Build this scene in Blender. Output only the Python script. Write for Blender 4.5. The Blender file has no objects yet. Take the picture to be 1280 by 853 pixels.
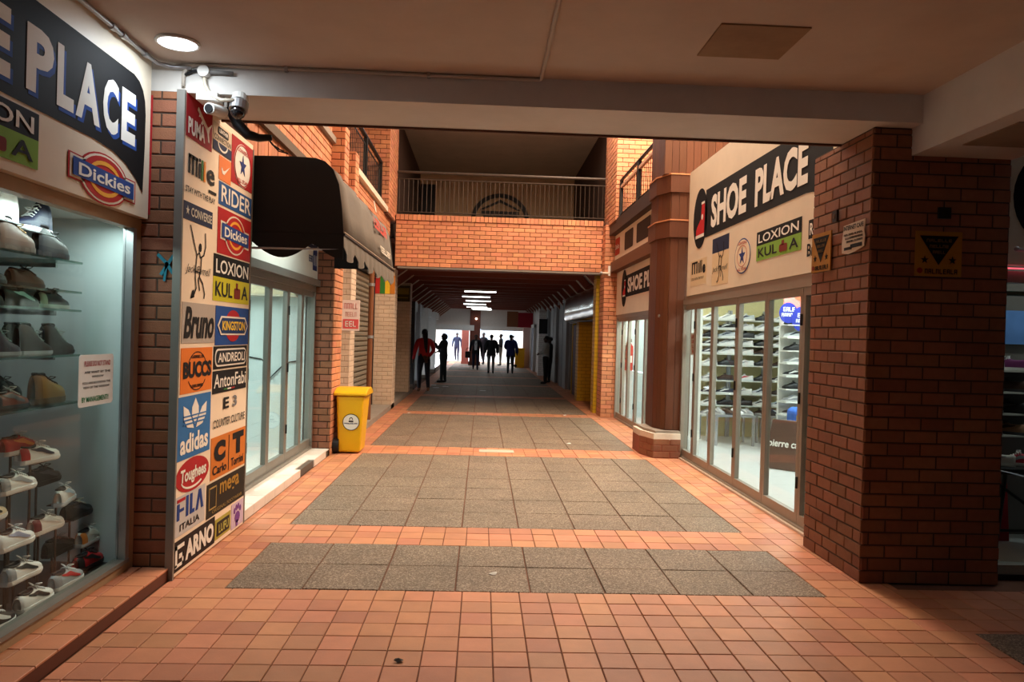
import bpy, bmesh, math, random
from mathutils import Vector, Matrix
random.seed(7)
S = bpy.context.scene
C = S.collection
PI = math.pi

# ------------------------------------------------------------------ camera
F_PX = 930.0
ROLL = 0.0290; YAW = math.atan(37.2 / F_PX); PITCH = -5.5 / F_PX
fw = Vector((math.sin(YAW)*math.cos(PITCH), math.cos(YAW)*math.cos(PITCH), math.sin(PITCH)))
r0 = Vector((math.cos(YAW), -math.sin(YAW), 0)); u0 = r0.cross(fw)
Rv = r0*math.cos(ROLL) + u0*math.sin(ROLL); Uv = -r0*math.sin(ROLL) + u0*math.cos(ROLL)
cam_d = bpy.data.cameras.new('camera'); cam = bpy.data.objects.new('camera', cam_d); C.objects.link(cam)
cam_d.sensor_width = 36.0; cam_d.sensor_fit = 'HORIZONTAL'; cam_d.lens = F_PX/1280*36.0
cam_d.clip_start = 0.05; cam_d.clip_end = 300
mw = Matrix.Identity(4)
for i in range(3):
    mw[i][0] = Rv[i]; mw[i][1] = Uv[i]; mw[i][2] = -fw[i]
mw[2][3] = 1.6
cam.matrix_world = mw
S.camera = cam

# ------------------------------------------------------------------ world and main light
wd = bpy.data.worlds.new('overcast_sky'); S.world = wd; wd.use_nodes = True
bg = wd.node_tree.nodes['Background']
bg.inputs[0].default_value = (0.86, 0.93, 1.0, 1); bg.inputs[1].default_value = 5.0
def area(name, loc, sx, sy, energy, col, rot=(0, 0, 0), parent=None, spread=None):
    ld = bpy.data.lights.new(name, 'AREA'); ld.shape = 'RECTANGLE'; ld.size = sx; ld.size_y = sy
    ld.energy = energy; ld.color = col
    if spread: ld.spread = spread
    o = bpy.data.objects.new(name, ld); C.objects.link(o); o.location = loc; o.rotation_euler = rot
    if parent: o.parent = parent; o.matrix_parent_inverse = Matrix.Translation(-parent.location)
    return o
area('skylight_daylight', (2.7, 10.6, 6.9), 2.2, 8.6, 1520, (1.0, 0.80, 0.60))
S.view_settings.view_transform = 'Standard'; S.view_settings.look = 'None'
S.view_settings.exposure = 0.0; S.view_settings.gamma = 1.0; S.view_settings.use_curve_mapping = False

# ------------------------------------------------------------------ materials
def lin(c):
    c = c/255.0
    return c/12.92 if c <= 0.04045 else ((c+0.055)/1.055)**2.4
def rgb(r, g, b): return (lin(r), lin(g), lin(b), 1.0)
MATS = {}
def mat(name, col=(128, 128, 128), rough=0.6, var=0.12, scale=14.0, bump=0.0, bscale=None, metal=0.0,
        rand=0.0, spec=0.4, speckle=None, stain=0.0, emit=0.0, grain=None):
    if name in MATS: return MATS[name]
    m = bpy.data.materials.new(name); m.use_nodes = True; MATS[name] = m
    nt = m.node_tree; N = nt.nodes; L = nt.links
    p = N['Principled BSDF']; c = rgb(*col)
    p.inputs['Roughness'].default_value = rough; p.inputs['Metallic'].default_value = metal
    p.inputs['Specular IOR Level'].default_value = spec
    tc = N.new('ShaderNodeTexCoord'); geo = N.new('ShaderNodeNewGeometry')
    vec = geo.outputs['Position']
    if grain:
        mp = N.new('ShaderNodeMapping'); mp.inputs['Scale'].default_value = grain; L.new(vec, mp.inputs[0]); vec = mp.outputs[0]
    nz = N.new('ShaderNodeTexNoise'); nz.inputs['Scale'].default_value = scale; nz.inputs['Detail'].default_value = 4
    L.new(vec, nz.inputs['Vector'])
    mx = N.new('ShaderNodeMix'); mx.data_type = 'RGBA'
    mx.inputs[6].default_value = (c[0]*(1-var), c[1]*(1-var), c[2]*(1-var), 1)
    mx.inputs[7].default_value = (min(1, c[0]*(1+var)), min(1, c[1]*(1+var)), min(1, c[2]*(1+var)), 1)
    L.new(nz.outputs[0], mx.inputs[0]); out = mx.outputs[2]
    if rand:
        oi = N.new('ShaderNodeObjectInfo'); ad = N.new('ShaderNodeMath'); ad.operation = 'ADD'
        L.new(oi.outputs['Random'], ad.inputs[0]); L.new(geo.outputs['Random Per Island'], ad.inputs[1])
        fr = N.new('ShaderNodeMath'); fr.operation = 'FRACT'; L.new(ad.outputs[0], fr.inputs[0])
        mr = N.new('ShaderNodeMapRange'); mr.inputs[3].default_value = 1-rand; mr.inputs[4].default_value = 1+rand
        L.new(fr.outputs[0], mr.inputs[0])
        hs = N.new('ShaderNodeHueSaturation'); L.new(mr.outputs[0], hs.inputs['Value']); L.new(out, hs.inputs['Color'])
        f2 = N.new('ShaderNodeMath'); f2.operation = 'MULTIPLY'; f2.inputs[1].default_value = 7.31; L.new(fr.outputs[0], f2.inputs[0])
        f3 = N.new('ShaderNodeMath'); f3.operation = 'FRACT'; L.new(f2.outputs[0], f3.inputs[0])
        m3 = N.new('ShaderNodeMapRange'); m3.inputs[3].default_value = 0.5-0.045*rand; m3.inputs[4].default_value = 0.5+0.045*rand
        L.new(f3.outputs[0], m3.inputs[0]); L.new(m3.outputs[0], hs.inputs['Hue']); out = hs.outputs[0]
    if speckle:
        vz = N.new('ShaderNodeTexVoronoi'); vz.inputs['Scale'].default_value = speckle[1]; L.new(geo.outputs['Position'], vz.inputs['Vector'])
        cr = N.new('ShaderNodeMix'); cr.data_type = 'RGBA'
        sx = N.new('ShaderNodeSeparateColor'); L.new(vz.outputs['Color'], sx.inputs[0])
        pw = N.new('ShaderNodeMath'); pw.operation = 'POWER'; pw.inputs[1].default_value = 2.2; L.new(sx.outputs[0], pw.inputs[0])
        ml = N.new('ShaderNodeMath'); ml.operation = 'MULTIPLY'; ml.inputs[1].default_value = speckle[2]; L.new(pw.outputs[0], ml.inputs[0])
        L.new(ml.outputs[0], cr.inputs[0]); L.new(out, cr.inputs[6]); cr.inputs[7].default_value = rgb(*speckle[0]); out = cr.outputs[2]
    if stain:
        n2 = N.new('ShaderNodeTexNoise'); n2.inputs['Scale'].default_value = 1.7; n2.inputs['Detail'].default_value = 7
        n2.inputs['Roughness'].default_value = 0.65; L.new(geo.outputs['Position'], n2.inputs['Vector'])
        r2 = N.new('ShaderNodeMapRange'); r2.inputs[1].default_value = 0.35; r2.inputs[2].default_value = 0.7
        r2.inputs[3].default_value = 1-stain; r2.inputs[4].default_value = 1+stain*0.4; L.new(n2.outputs[0], r2.inputs[0])
        h2 = N.new('ShaderNodeHueSaturation'); L.new(out, h2.inputs['Color']); L.new(r2.outputs[0], h2.inputs['Value']); out = h2.outputs[0]
    L.new(out, p.inputs['Base Color'])
    if emit:
        L.new(out, p.inputs['Emission Color']); p.inputs['Emission Strength'].default_value = emit
    if bump:
        nb = N.new('ShaderNodeTexNoise'); nb.inputs['Scale'].default_value = bscale or scale*6; nb.inputs['Detail'].default_value = 5
        L.new(vec, nb.inputs['Vector'])
        bp = N.new('ShaderNodeBump'); bp.inputs['Strength'].default_value = bump; bp.inputs['Distance'].default_value = 0.01
        L.new(nb.outputs[0], bp.inputs['Height']); L.new(bp.outputs[0], p.inputs['Normal'])
    return m
def paint(r, g, b, rough=0.75): return mat('paint_%d_%d_%d' % (r, g, b), (r, g, b), rough, var=0.04, scale=30, spec=0.25)
def glass_mat(name, tint=(0.93, 0.97, 0.96), refl=1.0, ior=1.45):
    m = bpy.data.materials.new(name); m.use_nodes = True; MATS[name] = m
    nt = m.node_tree; N = nt.nodes; L = nt.links; N.remove(N['Principled BSDF'])
    o = N['Material Output']; t = N.new('ShaderNodeBsdfTransparent'); t.inputs[0].default_value = (*tint, 1)
    g = N.new('ShaderNodeBsdfGlossy'); g.inputs['Roughness'].default_value = 0.01
    f = N.new('ShaderNodeFresnel'); ge = N.new('ShaderNodeNewGeometry'); mi = N.new('ShaderNodeMapRange')
    mi.inputs[3].default_value = ior; mi.inputs[4].default_value = 1.0/ior; L.new(ge.outputs['Backfacing'], mi.inputs[0]); L.new(mi.outputs[0], f.inputs[0])
    ml = N.new('ShaderNodeMath'); ml.operation = 'MULTIPLY'; ml.inputs[1].default_value = refl; L.new(f.outputs[0], ml.inputs[0])
    x = N.new('ShaderNodeMixShader'); L.new(ml.outputs[0], x.inputs[0]); L.new(t.outputs[0], x.inputs[1]); L.new(g.outputs[0], x.inputs[2])
    L.new(x.outputs[0], o.inputs[0]); return m
def emit_mat(name, col, strength):
    m = bpy.data.materials.new(name); m.use_nodes = True; MATS[name] = m
    p = m.node_tree.nodes['Principled BSDF']; p.inputs['Base Color'].default_value = (0.8, 0.8, 0.8, 1)
    p.inputs['Emission Color'].default_value = (*col, 1); p.inputs['Emission Strength'].default_value = strength
    return m
GLASS = glass_mat('shop_glass', refl=0.55)
GLASS_D = glass_mat('display_glass', refl=0.32)
SHELFG = glass_mat('shelf_glass', tint=(0.62, 0.74, 0.68), refl=1.0)
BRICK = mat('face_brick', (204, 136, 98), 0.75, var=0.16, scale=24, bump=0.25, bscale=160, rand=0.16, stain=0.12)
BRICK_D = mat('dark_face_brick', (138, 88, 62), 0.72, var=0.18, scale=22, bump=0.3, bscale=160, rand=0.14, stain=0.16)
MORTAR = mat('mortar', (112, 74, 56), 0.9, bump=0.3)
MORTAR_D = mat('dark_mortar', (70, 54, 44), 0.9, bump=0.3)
TILE = mat('quarry_tile', (192, 127, 92), 0.55, var=0.12, scale=9, bump=0.06, bscale=90, rand=0.17, spec=0.45, stain=0.14)
GROUT = mat('grout', (116, 78, 60), 0.9, stain=0.2)
SLAB = mat('aggregate_slab', (100, 81, 64), 0.62, var=0.25, scale=120, bump=0.5, bscale=220, rand=0.08, speckle=((206, 188, 164), 130, 0.55), stain=0.22)
CEIL = mat('painted_soffit', (194, 178, 164), 0.8, var=0.05, scale=3, stain=0.10)
BEAMW = mat('beam_paint', (206, 202, 196), 0.6, var=0.05, scale=5, bump=0.05, stain=0.10)
WHITE = mat('white_paint', (225, 224, 218), 0.5, var=0.04)
CREAM = mat('cream_board', (226, 214, 192), 0.5, var=0.05, scale=6, stain=0.06)
BLACK = mat('black_paint', (20, 21, 26), 0.5, var=0.1)
DARK = mat('dark_void', (26, 22, 20), 0.8)
ALU = mat('bronze_aluminium', (150, 140, 128), 0.4, metal=0.35, var=0.06)
ALU2 = mat('grey_aluminium', (128, 126, 120), 0.4, metal=0.35, var=0.06)
STEEL = mat('steel', (170, 172, 174), 0.35, metal=0.7)
BLKMET = mat('black_metal', (30, 28, 28), 0.5, metal=0.2)
WOOD = mat('stained_timber', (92, 50, 26), 0.55, var=0.28, scale=6, bump=0.15, grain=(14, 14, 0.9), rand=0.15)
WOODL = mat('light_timber', (190, 122, 84), 0.6, var=0.2, scale=6, bump=0.1, grain=(14, 14, 0.9), rand=0.14)
WOODD = mat('dark_timber', (84, 46, 30), 0.6, var=0.2, scale=6, grain=(2, 14, 14))
CONC = mat('concrete', (150, 138, 126), 0.85, var=0.12, stain=0.15)
YEL = mat('yellow_wall_paint', (206, 164, 26), 0.5, var=0.08, stain=0.12)
CRPAINT = mat('cream_painted_brick', (206, 182, 158), 0.7, var=0.08, scale=10, bump=0.2, rand=0.05, stain=0.16)
SHOPWALL = mat('shop_wall_white', (206, 216, 216), 0.6, var=0.03)
SHOPFLOOR = mat('shop_floor_tile', (196, 198, 196), 0.3, var=0.05)

# ------------------------------------------------------------------ mesh helpers
class MB:
    def __init__(s): s.v = []; s.f = []; s.mi = []
    def add(s, vs, fs, mi=0):
        n = len(s.v); s.v += [tuple(v) for v in vs]; s.f += [tuple(i+n for i in f) for f in fs]; s.mi += [mi]*len(fs); return s
    def box(s, x0, x1, y0, y1, z0, z1, mi=0):
        return s.add([(x0,y0,z0),(x1,y0,z0),(x1,y1,z0),(x0,y1,z0),(x0,y0,z1),(x1,y0,z1),(x1,y1,z1),(x0,y1,z1)],
              [(0,3,2,1),(4,5,6,7),(0,1,5,4),(1,2,6,5),(2,3,7,6),(3,0,4,7)], mi)
    def prism(s, poly, a0, a1, axis='z', mi=0):
        n = len(poly)
        def P(p, a): return {'z': (p[0], p[1], a), 'y': (p[0], a, p[1]), 'x': (a, p[0], p[1])}[axis]
        vs = [P(p, a0) for p in poly] + [P(p, a1) for p in poly]
        fs = [tuple(range(n))[::-1], tuple(range(n, 2*n))] + [(i, (i+1) % n, n+(i+1) % n, n+i) for i in range(n)]
        return s.add(vs, fs, mi)
    def cyl(s, p0, p1, r0, r1=None, n=10, mi=0, caps=True):
        r1 = r0 if r1 is None else r1
        p0 = Vector(p0); p1 = Vector(p1); d = (p1-p0).normalized()
        a = d.orthogonal().normalized(); b = d.cross(a)
        vs = [p0+(a*math.cos(2*PI*i/n)+b*math.sin(2*PI*i/n))*r0 for i in range(n)] + \
             [p1+(a*math.cos(2*PI*i/n)+b*math.sin(2*PI*i/n))*r1 for i in range(n)]
        fs = [(i, (i+1) % n, n+(i+1) % n, n+i) for i in range(n)]
        if caps: fs += [tuple(range(n))[::-1], tuple(range(n, 2*n))]
        return s.add(vs, fs, mi)
    def tube(s, pts, r, n=8, mi=0):
        pts = [Vector(p) for p in pts]; vs = []; fs = []
        a = (pts[1]-pts[0]).normalized().orthogonal().normalized()
        for k, p in enumerate(pts):
            d = (pts[min(k+1, len(pts)-1)]-pts[max(k-1, 0)]).normalized()
            a = (a-d*a.dot(d)).normalized(); b = d.cross(a); rr = r[k] if isinstance(r, (list, tuple)) else r
            vs += [p+(a*math.cos(2*PI*i/n)+b*math.sin(2*PI*i/n))*rr for i in range(n)]
        for k in range(len(pts)-1):
            fs += [(k*n+i, k*n+(i+1) % n, (k+1)*n+(i+1) % n, (k+1)*n+i) for i in range(n)]
        fs += [tuple(range(n))[::-1], tuple(range((len(pts)-1)*n, len(pts)*n))]
        return s.add(vs, fs, mi)
    def ball(s, c, rx, ry, rz, nu=10, nv=6, mi=0):
        vs = []; fs = []
        for j in range(nv+1):
            t = PI*j/nv
            for i in range(nu):
                u = 2*PI*i/nu; vs.append((c[0]+rx*math.sin(t)*math.cos(u), c[1]+ry*math.sin(t)*math.sin(u), c[2]+rz*math.cos(t)))
        for j in range(nv):
            for i in range(nu):
                fs.append((j*nu+i, (j+1)*nu+i, (j+1)*nu+(i+1) % nu, j*nu+(i+1) % nu))
        return s.add(vs, fs, mi)
    def mesh(s, name, mats, smooth=False):
        me = bpy.data.meshes.new(name); me.from_pydata(s.v, [], s.f)
        for m in (mats if isinstance(mats, (list, tuple)) else [mats]): me.materials.append(m)
        if any(s.mi):
            me.polygons.foreach_set('material_index', s.mi)
        if smooth: me.polygons.foreach_set('use_smooth', [True]*len(s.f))
        me.update(); return me
    def build(s, name, mats, parent=None, smooth=False, **pr):
        return obj(name, s.mesh(name, mats, smooth), parent, **pr)
def obj(name, me, parent=None, **pr):
    o = bpy.data.objects.new(name, me); C.objects.link(o)
    if parent is not None:
        o.parent = parent
        l = Vector((0, 0, 0)); q = parent
        l = q.location.copy() if q.parent is None else l
        o.matrix_parent_inverse = Matrix.Translation(-l)
    for k, v in pr.items(): o[k] = v
    return o
def thing(name, label, cat, loc=(0, 0, 0), group=None):
    o = bpy.data.objects.new(name, None); C.objects.link(o); o.location = loc; o.empty_display_size = 0.1
    o['label'] = label; o['category'] = cat
    if group: o['group'] = group
    return o
def tag(o, label, cat, group=None):
    o['label'] = label; o['category'] = cat
    if group: o['group'] = group
    return o
def struct(name, mb, mats, parent=None, label=None, smooth=False):
    o = mb.build(name, mats, parent, smooth)
    if parent is None: o['kind'] = 'structure'
    if label: o['label'] = label
    return o
def box(name, b, m, parent=None, **pr): return MB().box(*b).build(name, m, parent, **pr)

# plane frames for flat print: origin, right, up, normal
class PL:
    def __init__(s, o, r, u): s.o = Vector(o); s.r = Vector(r); s.u = Vector(u); s.n = s.r.cross(s.u)
    def p(s, x, y, d=0.0): return s.o+s.r*x+s.u*y+s.n*d
    def sub(s, x, y): return PL(s.p(x, y), s.r, s.u)
def flat(pl, polys, lift, name, m, parent, thick=0.002, **pr):
    mb = MB()
    for poly in polys:
        n = len(poly); vs = [pl.p(x, y, lift) for x, y in poly] + [pl.p(x, y, lift-thick) for x, y in poly]
        area2 = sum(poly[i][0]*poly[(i+1) % n][1]-poly[(i+1) % n][0]*poly[i][1] for i in range(n))
        f = tuple(range(n)) if area2 > 0 else tuple(range(n))[::-1]
        mb.add(vs, [f]+[((i+1) % n, i, n+i, n+(i+1) % n) if area2 > 0 else (i, (i+1) % n, n+(i+1) % n, n+i) for i in range(n)])
    return mb.build(name, m, parent, **pr)
def rect(x0, y0, x1, y1): return [(x0, y0), (x1, y0), (x1, y1), (x0, y1)]
def rrect(x0, y0, x1, y1, r, n=5):
    o = []
    for cx, cy, a in ((x1-r, y0+r, -90), (x1-r, y1-r, 0), (x0+r, y1-r, 90), (x0+r, y0+r, 180)):
        for k in range(n+1):
            t = math.radians(a+90*k/n); o.append((cx+r*math.cos(t), cy+r*math.sin(t)))
    return o
def ell(cx, cy, rx, ry, n=28, a0=0, a1=360):
    return [(cx+rx*math.cos(math.radians(a0+(a1-a0)*k/n)), cy+ry*math.sin(math.radians(a0+(a1-a0)*k/n))) for k in range(n + (0 if a1-a0 == 360 else 1))]
def ring(cx, cy, rx, ry, w, n=28, a0=0, a1=360):
    q = []
    for k in range(n):
        t0 = math.radians(a0+(a1-a0)*k/n); t1 = math.radians(a0+(a1-a0)*(k+1)/n)
        q.append([(cx+(rx-w)*math.cos(t0), cy+(ry-w)*math.sin(t0)), (cx+rx*math.cos(t0), cy+ry*math.sin(t0)),
                  (cx+rx*math.cos(t1), cy+ry*math.sin(t1)), (cx+(rx-w)*math.cos(t1), cy+(ry-w)*math.sin(t1))])
    return q
def star(cx, cy, r, k=0.4):
    return [(cx+(r if i % 2 == 0 else r*k)*math.sin(PI*i/5), cy+(r if i % 2 == 0 else r*k)*math.cos(PI*i/5)) for i in range(10)]
def ribbon(pts, w):
    q = []
    for i in range(len(pts)-1):
        a = Vector(pts[i]); b = Vector(pts[i+1]); d = (b-a)
        if d.length < 1e-6: continue
        d.normalize(); n = Vector((-d.y, d.x))*w/2; a2 = a-d*w*0.3; b2 = b+d*w*0.3
        q.append([tuple(a2-n), tuple(b2-n), tuple(b2+n), tuple(a2+n)])
    return q
TXT = {}
def text_mesh_data(s, bold, shear):
    key = (s, bold, shear)
    if key not in TXT:
        cu = bpy.data.curves.new('lettering', 'FONT'); cu.body = s; cu.offset = bold; cu.shear = shear; cu.resolution_u = 3
        ob = bpy.data.objects.new('lettering', cu); me = bpy.data.meshes.new_from_object(ob)
        vs = [v.co.copy() for v in me.vertices]; fs = [tuple(p.vertices) for p in me.polygons]
        bpy.data.objects.remove(ob); bpy.data.curves.remove(cu); bpy.data.meshes.remove(me)
        TXT[key] = (vs, fs)
    return TXT[key]
def text(pl, s, x0, y0, x1, y1, lift, m, parent, bold=0.02, shear=0.0, name='lettering', warp=None, **pr):
    vs, fs = text_mesh_data(s, bold, shear)
    if not vs: return None
    ax = min(v.x for v in vs); bx = max(v.x for v in vs); ay = min(v.y for v in vs); by = max(v.y for v in vs)
    out = []
    for v in vs:
        u = (v.x-ax)/(bx-ax); w = (v.y-ay)/max(1e-6, by-ay)
        x = x0+(x1-x0)*u; y = y0+(y1-y0)*w
        if warp: x, y = warp(x, y, u, w)
        out.append(pl.p(x, y, lift))
    mb = MB(); mb.add(out, fs)
    return mb.build(name, m, parent, **pr)

# brickwork: pieces are children of the wall or pillar they belong to
BM = {}
def brick_mesh(L, H, D, m, name='brick'):
    k = (round(L, 3), round(H, 3), round(D, 3), m.name, name)
    if k not in BM:
        e = min(0.004, H*0.06)
        mb = MB(); x, y, z = L/2, D, H/2
        mb.add([(-x,0,-z),(x,0,-z),(x,0,z),(-x,0,z),(-x,-y+e,-z),(x,-y+e,-z),(x,-y+e,z),(-x,-y+e,z),
                (-x+e,-y,-z+e),(x-e,-y,-z+e),(x-e,-y,z-e),(-x+e,-y,z-e)],
               [(0,1,5,4),(1,2,6,5),(2,3,7,6),(3,0,4,7),(4,5,9,8),(5,6,10,9),(6,7,11,10),(7,4,8,11),(8,9,10,11)])
        BM[k] = mb.mesh(name, m)
    return BM[k]
CAMP = Vector((0, 0, 1.6))
def bricks(parent, O, U, W, H, m, bl=0.2219, bh=0.0765, g=0.0104, shift=0.0, limit=300, proud=0.012, name='brick',
           skip=None, soldier=False, vis=None, bond=0.5, objects=True):
    """running-bond pieces on the vertical plane O + u*U + z; the outward normal is U x Z"""
    O = Vector(O); U = Vector(U).normalized(); N = U.cross(Vector((0, 0, 1)))
    items = []; r = 0; z = 0.0
    while z < H-0.01:
        hh = min(bh, H-z); off = -(shift + (bond*(bl+g) if r % 2 else 0)); u = off
        while u < W-0.004:
            a = max(u, 0); b = min(u+bl, W)
            if b-a > 0.02:
                c = O+U*((a+b)/2)+Vector((0, 0, z+hh/2))
                if not (skip and skip((a+b)/2, z+hh/2)): items.append((c, b-a, hh))
            u += bl+g
        z += bh+g; r += 1
    items.sort(key=lambda t: (t[0]-CAMP).length)
    rot = Matrix((U, -N, Vector((0, 0, 1)))).transposed().to_4x4()
    near = items[:limit] if objects else []; rest = items[len(near):]
    for c, L, hh in near:
        o = bpy.data.objects.new(name, brick_mesh(L, hh, proud+0.01, m, name)); C.objects.link(o)
        o.parent = parent; l = Vector((0, 0, 0)); q = parent
        l = q.location.copy() if q.parent is None else l
        j = random.uniform(-0.0015, 0.0015)
        o.matrix_parent_inverse = Matrix.Translation(-l)
        o.matrix_basis = Matrix.Translation(c-N*0.01+N*j) @ rot
    if rest:
        mb = MB(); D = proud
        for c, L, hh in rest:
            x = U*(L/2); zz = Vector((0, 0, hh/2)); j = D+random.uniform(-0.0015, 0.0015)
            q = [c-x-zz, c+x-zz, c+x+zz, c-x+zz]
            mb.add(q+[p+N*j for p in q], [(0,1,5,4),(1,2,6,5),(2,3,7,6),(3,0,4,7),(4,5,6,7)])
        mb.build(name+'work', m, parent, kind='stuff')
    return len(near), len(rest)
def marks(pl, x0, y0, x1, y1, n, lift, m, parent, seed=1, name='print_line'):
    """unreadable small print: a line of short strokes"""
    rn_ = random.Random(seed); q = []; w = (x1-x0)/n; h = y1-y0; t = min(w, h)*.24
    for k in range(n):
        a = x0+k*w+w*.08; b = x0+(k+1)*w-w*.12; c = rn_.randrange(4)
        q.append(rect(a, y0, a+t, y1))
        if c != 1: q.append(rect(a, y1-t, b, y1))
        if c in (0, 2): q.append(rect(a, y0+h/2-t/2, b, y0+h/2+t/2))
        if c in (1, 2): q.append(rect(a, y0, b, y0+t))
        if c in (0, 3): q.append(rect(b-t, y0, b, y1))
    return flat(pl, q, lift, name, m, parent, .001)
# ================================================================== floor
floor = struct('floor', MB().box(-2.25, 7.0, -3.0, 46, -0.25, -0.008), GROUT, label='terracotta tiled mall floor with bands of grey aggregate slabs')
XL, XR = -1.545, 2.24
BANDS = [(4.64, 5.65, 2), (6.19, 9.92, 7), (10.62, 14.95, 8), (15.5, 19.3, 7), (19.85, 23.95, 8), (24.5, 28.6, 8), (29.15, 33.3, 8), (33.85, 38.0, 8), (38.5, 44.0, 10)]
rows = []
y = 4.64
while y > -2.9: rows.append((y-0.176, y, None)); y -= 0.176
for i, (a, b, n) in enumerate(BANDS):
    k = max(1, round((b-a)/0.178)); rows += [(a+(b-a)*j/k, a+(b-a)*(j+1)/k, i) for j in range(k)]
    e = BANDS[i+1][0] if i+1 < len(BANDS) else 45.0
    k = max(1, round((e-b)/0.18)); rows += [(b+(e-b)*j/k, b+(e-b)*(j+1)/k, None) for j in range(k)]
PX = 0.1765; tiles = []
for (a, b, bi) in rows:
    hi = 7.0 if b < 4.95 else 2.8
    segs = [(-1.93, hi)] if bi is None else [(-1.93, XL), (XR, hi)]
    if b < 4.1: segs = [(-1.93, 2.81)]
    for s0, s1 in segs:
        k0 = math.floor((s0+0.08)/PX); k1 = math.ceil((s1+0.08)/PX)
        for k in range(k0, k1):
            x0 = max(s0, -0.08+k*PX); x1 = min(s1, -0.08+(k+1)*PX)
            if x1-x0 > 0.02: tiles.append((x0, x1, a, b))
def in_view(x, y):
    d = Vector((x, y, 0))-CAMP; z = d.dot(fw)
    if z < 0.3: return False
    px = 640+F_PX*d.dot(Rv)/z; py = 426-F_PX*d.dot(Uv)/z
    return -20 < px < 1300 and py < 870
tiles.sort(key=lambda t: (not in_view((t[0]+t[1])/2, (t[2]+t[3])/2), (t[2]**2+t[0]**2)))
TM = {}
def slab_piece(name, x0, x1, y0, y1, m, gap, zt, parent, h=0.016, dz=0.0012):
    w = round(x1-x0-gap, 3); d = round(y1-y0-gap, 3); k = (name, w, d, m.name)
    if k not in TM:
        e = 0.003; mb = MB()
        mb.add([(-w/2,-d/2,-h),(w/2,-d/2,-h),(w/2,d/2,-h),(-w/2,d/2,-h),(-w/2,-d/2,-e),(w/2,-d/2,-e),(w/2,d/2,-e),(-w/2,d/2,-e),
                (-w/2+e,-d/2+e,0),(w/2-e,-d/2+e,0),(w/2-e,d/2-e,0),(-w/2+e,d/2-e,0)],
               [(0,1,5,4),(1,2,6,5),(2,3,7,6),(3,0,4,7),(4,5,9,8),(5,6,10,9),(6,7,11,10),(7,4,8,11),(8,9,10,11)])
        TM[k] = mb.mesh(name, m)
    o = bpy.data.objects.new(name, TM[k]); C.objects.link(o); o.parent = parent
    l = Vector((0, 0, 0)); q = parent
    l = q.location.copy() if q.parent is None else l
    o.matrix_parent_inverse = Matrix.Translation(-l)
    o.location = ((x0+x1)/2, (y0+y1)/2, zt+random.uniform(-dz, dz))
    o.rotation_euler = (random.uniform(-0.004, 0.004), random.uniform(-0.004, 0.004), 0)
    return o
for t in tiles[:300]: slab_piece('tile', *t, TILE, 0.0055, 0.0, floor)
mb = MB()
for x0, x1, a, b in tiles[300:]:
    j = random.uniform(-0.001, 0.001); g = 0.003
    mb.add([(x0+g,a+g,-0.012),(x1-g,a+g,-0.012),(x1-g,b-g,-0.012),(x0+g,b-g,-0.012),(x0+g,a+g,j),(x1-g,a+g,j),(x1-g,b-g,j),(x0+g,b-g,j)],
           [(0,1,5,4),(1,2,6,5),(2,3,7,6),(3,0,4,7),(4,5,6,7)])
mb.build('tiling', TILE, floor, kind='stuff')
slabs = []
for i, (a, b, n) in enumerate(BANDS):
    for r in range(n):
        for k in range(8):
            slabs.append((XL+(XR-XL)*k/8, XL+(XR-XL)*(k+1)/8, a+(b-a)*r/n, a+(b-a)*(r+1)/n))
for r in range(6):
    for k in range(6): slabs.append((2.815+0.5*k, 2.815+0.5*(k+1), 4.08-0.5*(r+1), 4.08-0.5*r))
slabs.sort(key=lambda t: (t[2]**2+t[0]**2))
for t in slabs[:290]: slab_piece('paving_slab', *t, SLAB, 0.010, 0.0015, floor, h=0.025, dz=0.0018)
mb = MB()
for x0, x1, a, b in slabs[290:]:
    mb.box(x0+.005, x1-.005, a+.005, b-.005, -0.02, 0.002+random.uniform(-.001, .001))
mb.build('paving', SLAB, floor, kind='stuff')
dc = MB().prism(ell(0, 0, .24, .10, 4, 45, 405), 0, .006)
cover = struct('trim_drain', MB().box(-0.0, 0.48, 10.2, 10.42, 0.0, 0.008), mat('drain_cover', (190, 178, 160), 0.6, bump=0.3), label='pale concrete drain cover let into the tiles')
# scraps of litter lying on the floor
LIT = [(0.12, 4.98, 'white scrap of paper on the first grey band of slabs', 0.035), (-0.36, 3.63, 'small dark crumpled wrapper on the near tiles', 0.03),
       (-1.42, 15.0, 'tiny white paper scrap near the cream pier', 0.05), (1.75, 15.3, 'tiny white scrap near the right brick column', 0.05),
       (1.35, 11.2, 'small pale scrap beside the timber column', 0.05)]
for x, y, lb, s in LIT:
    mb = MB(); n = 7
    vs = [(x+s*math.cos(6.28*k/n)*random.uniform(.6, 1), y+s*.8*math.sin(6.28*k/n)*random.uniform(.6, 1), 0.004+random.uniform(0, .012)) for k in range(n)]+[(x, y, .018)]
    mb.add(vs, [(k, (k+1) % n, n) for k in range(n)])
    tag(mb.build('litter', paint(58, 50, 46) if 'dark' in lb else paint(228, 226, 220)), lb, 'litter')

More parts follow.
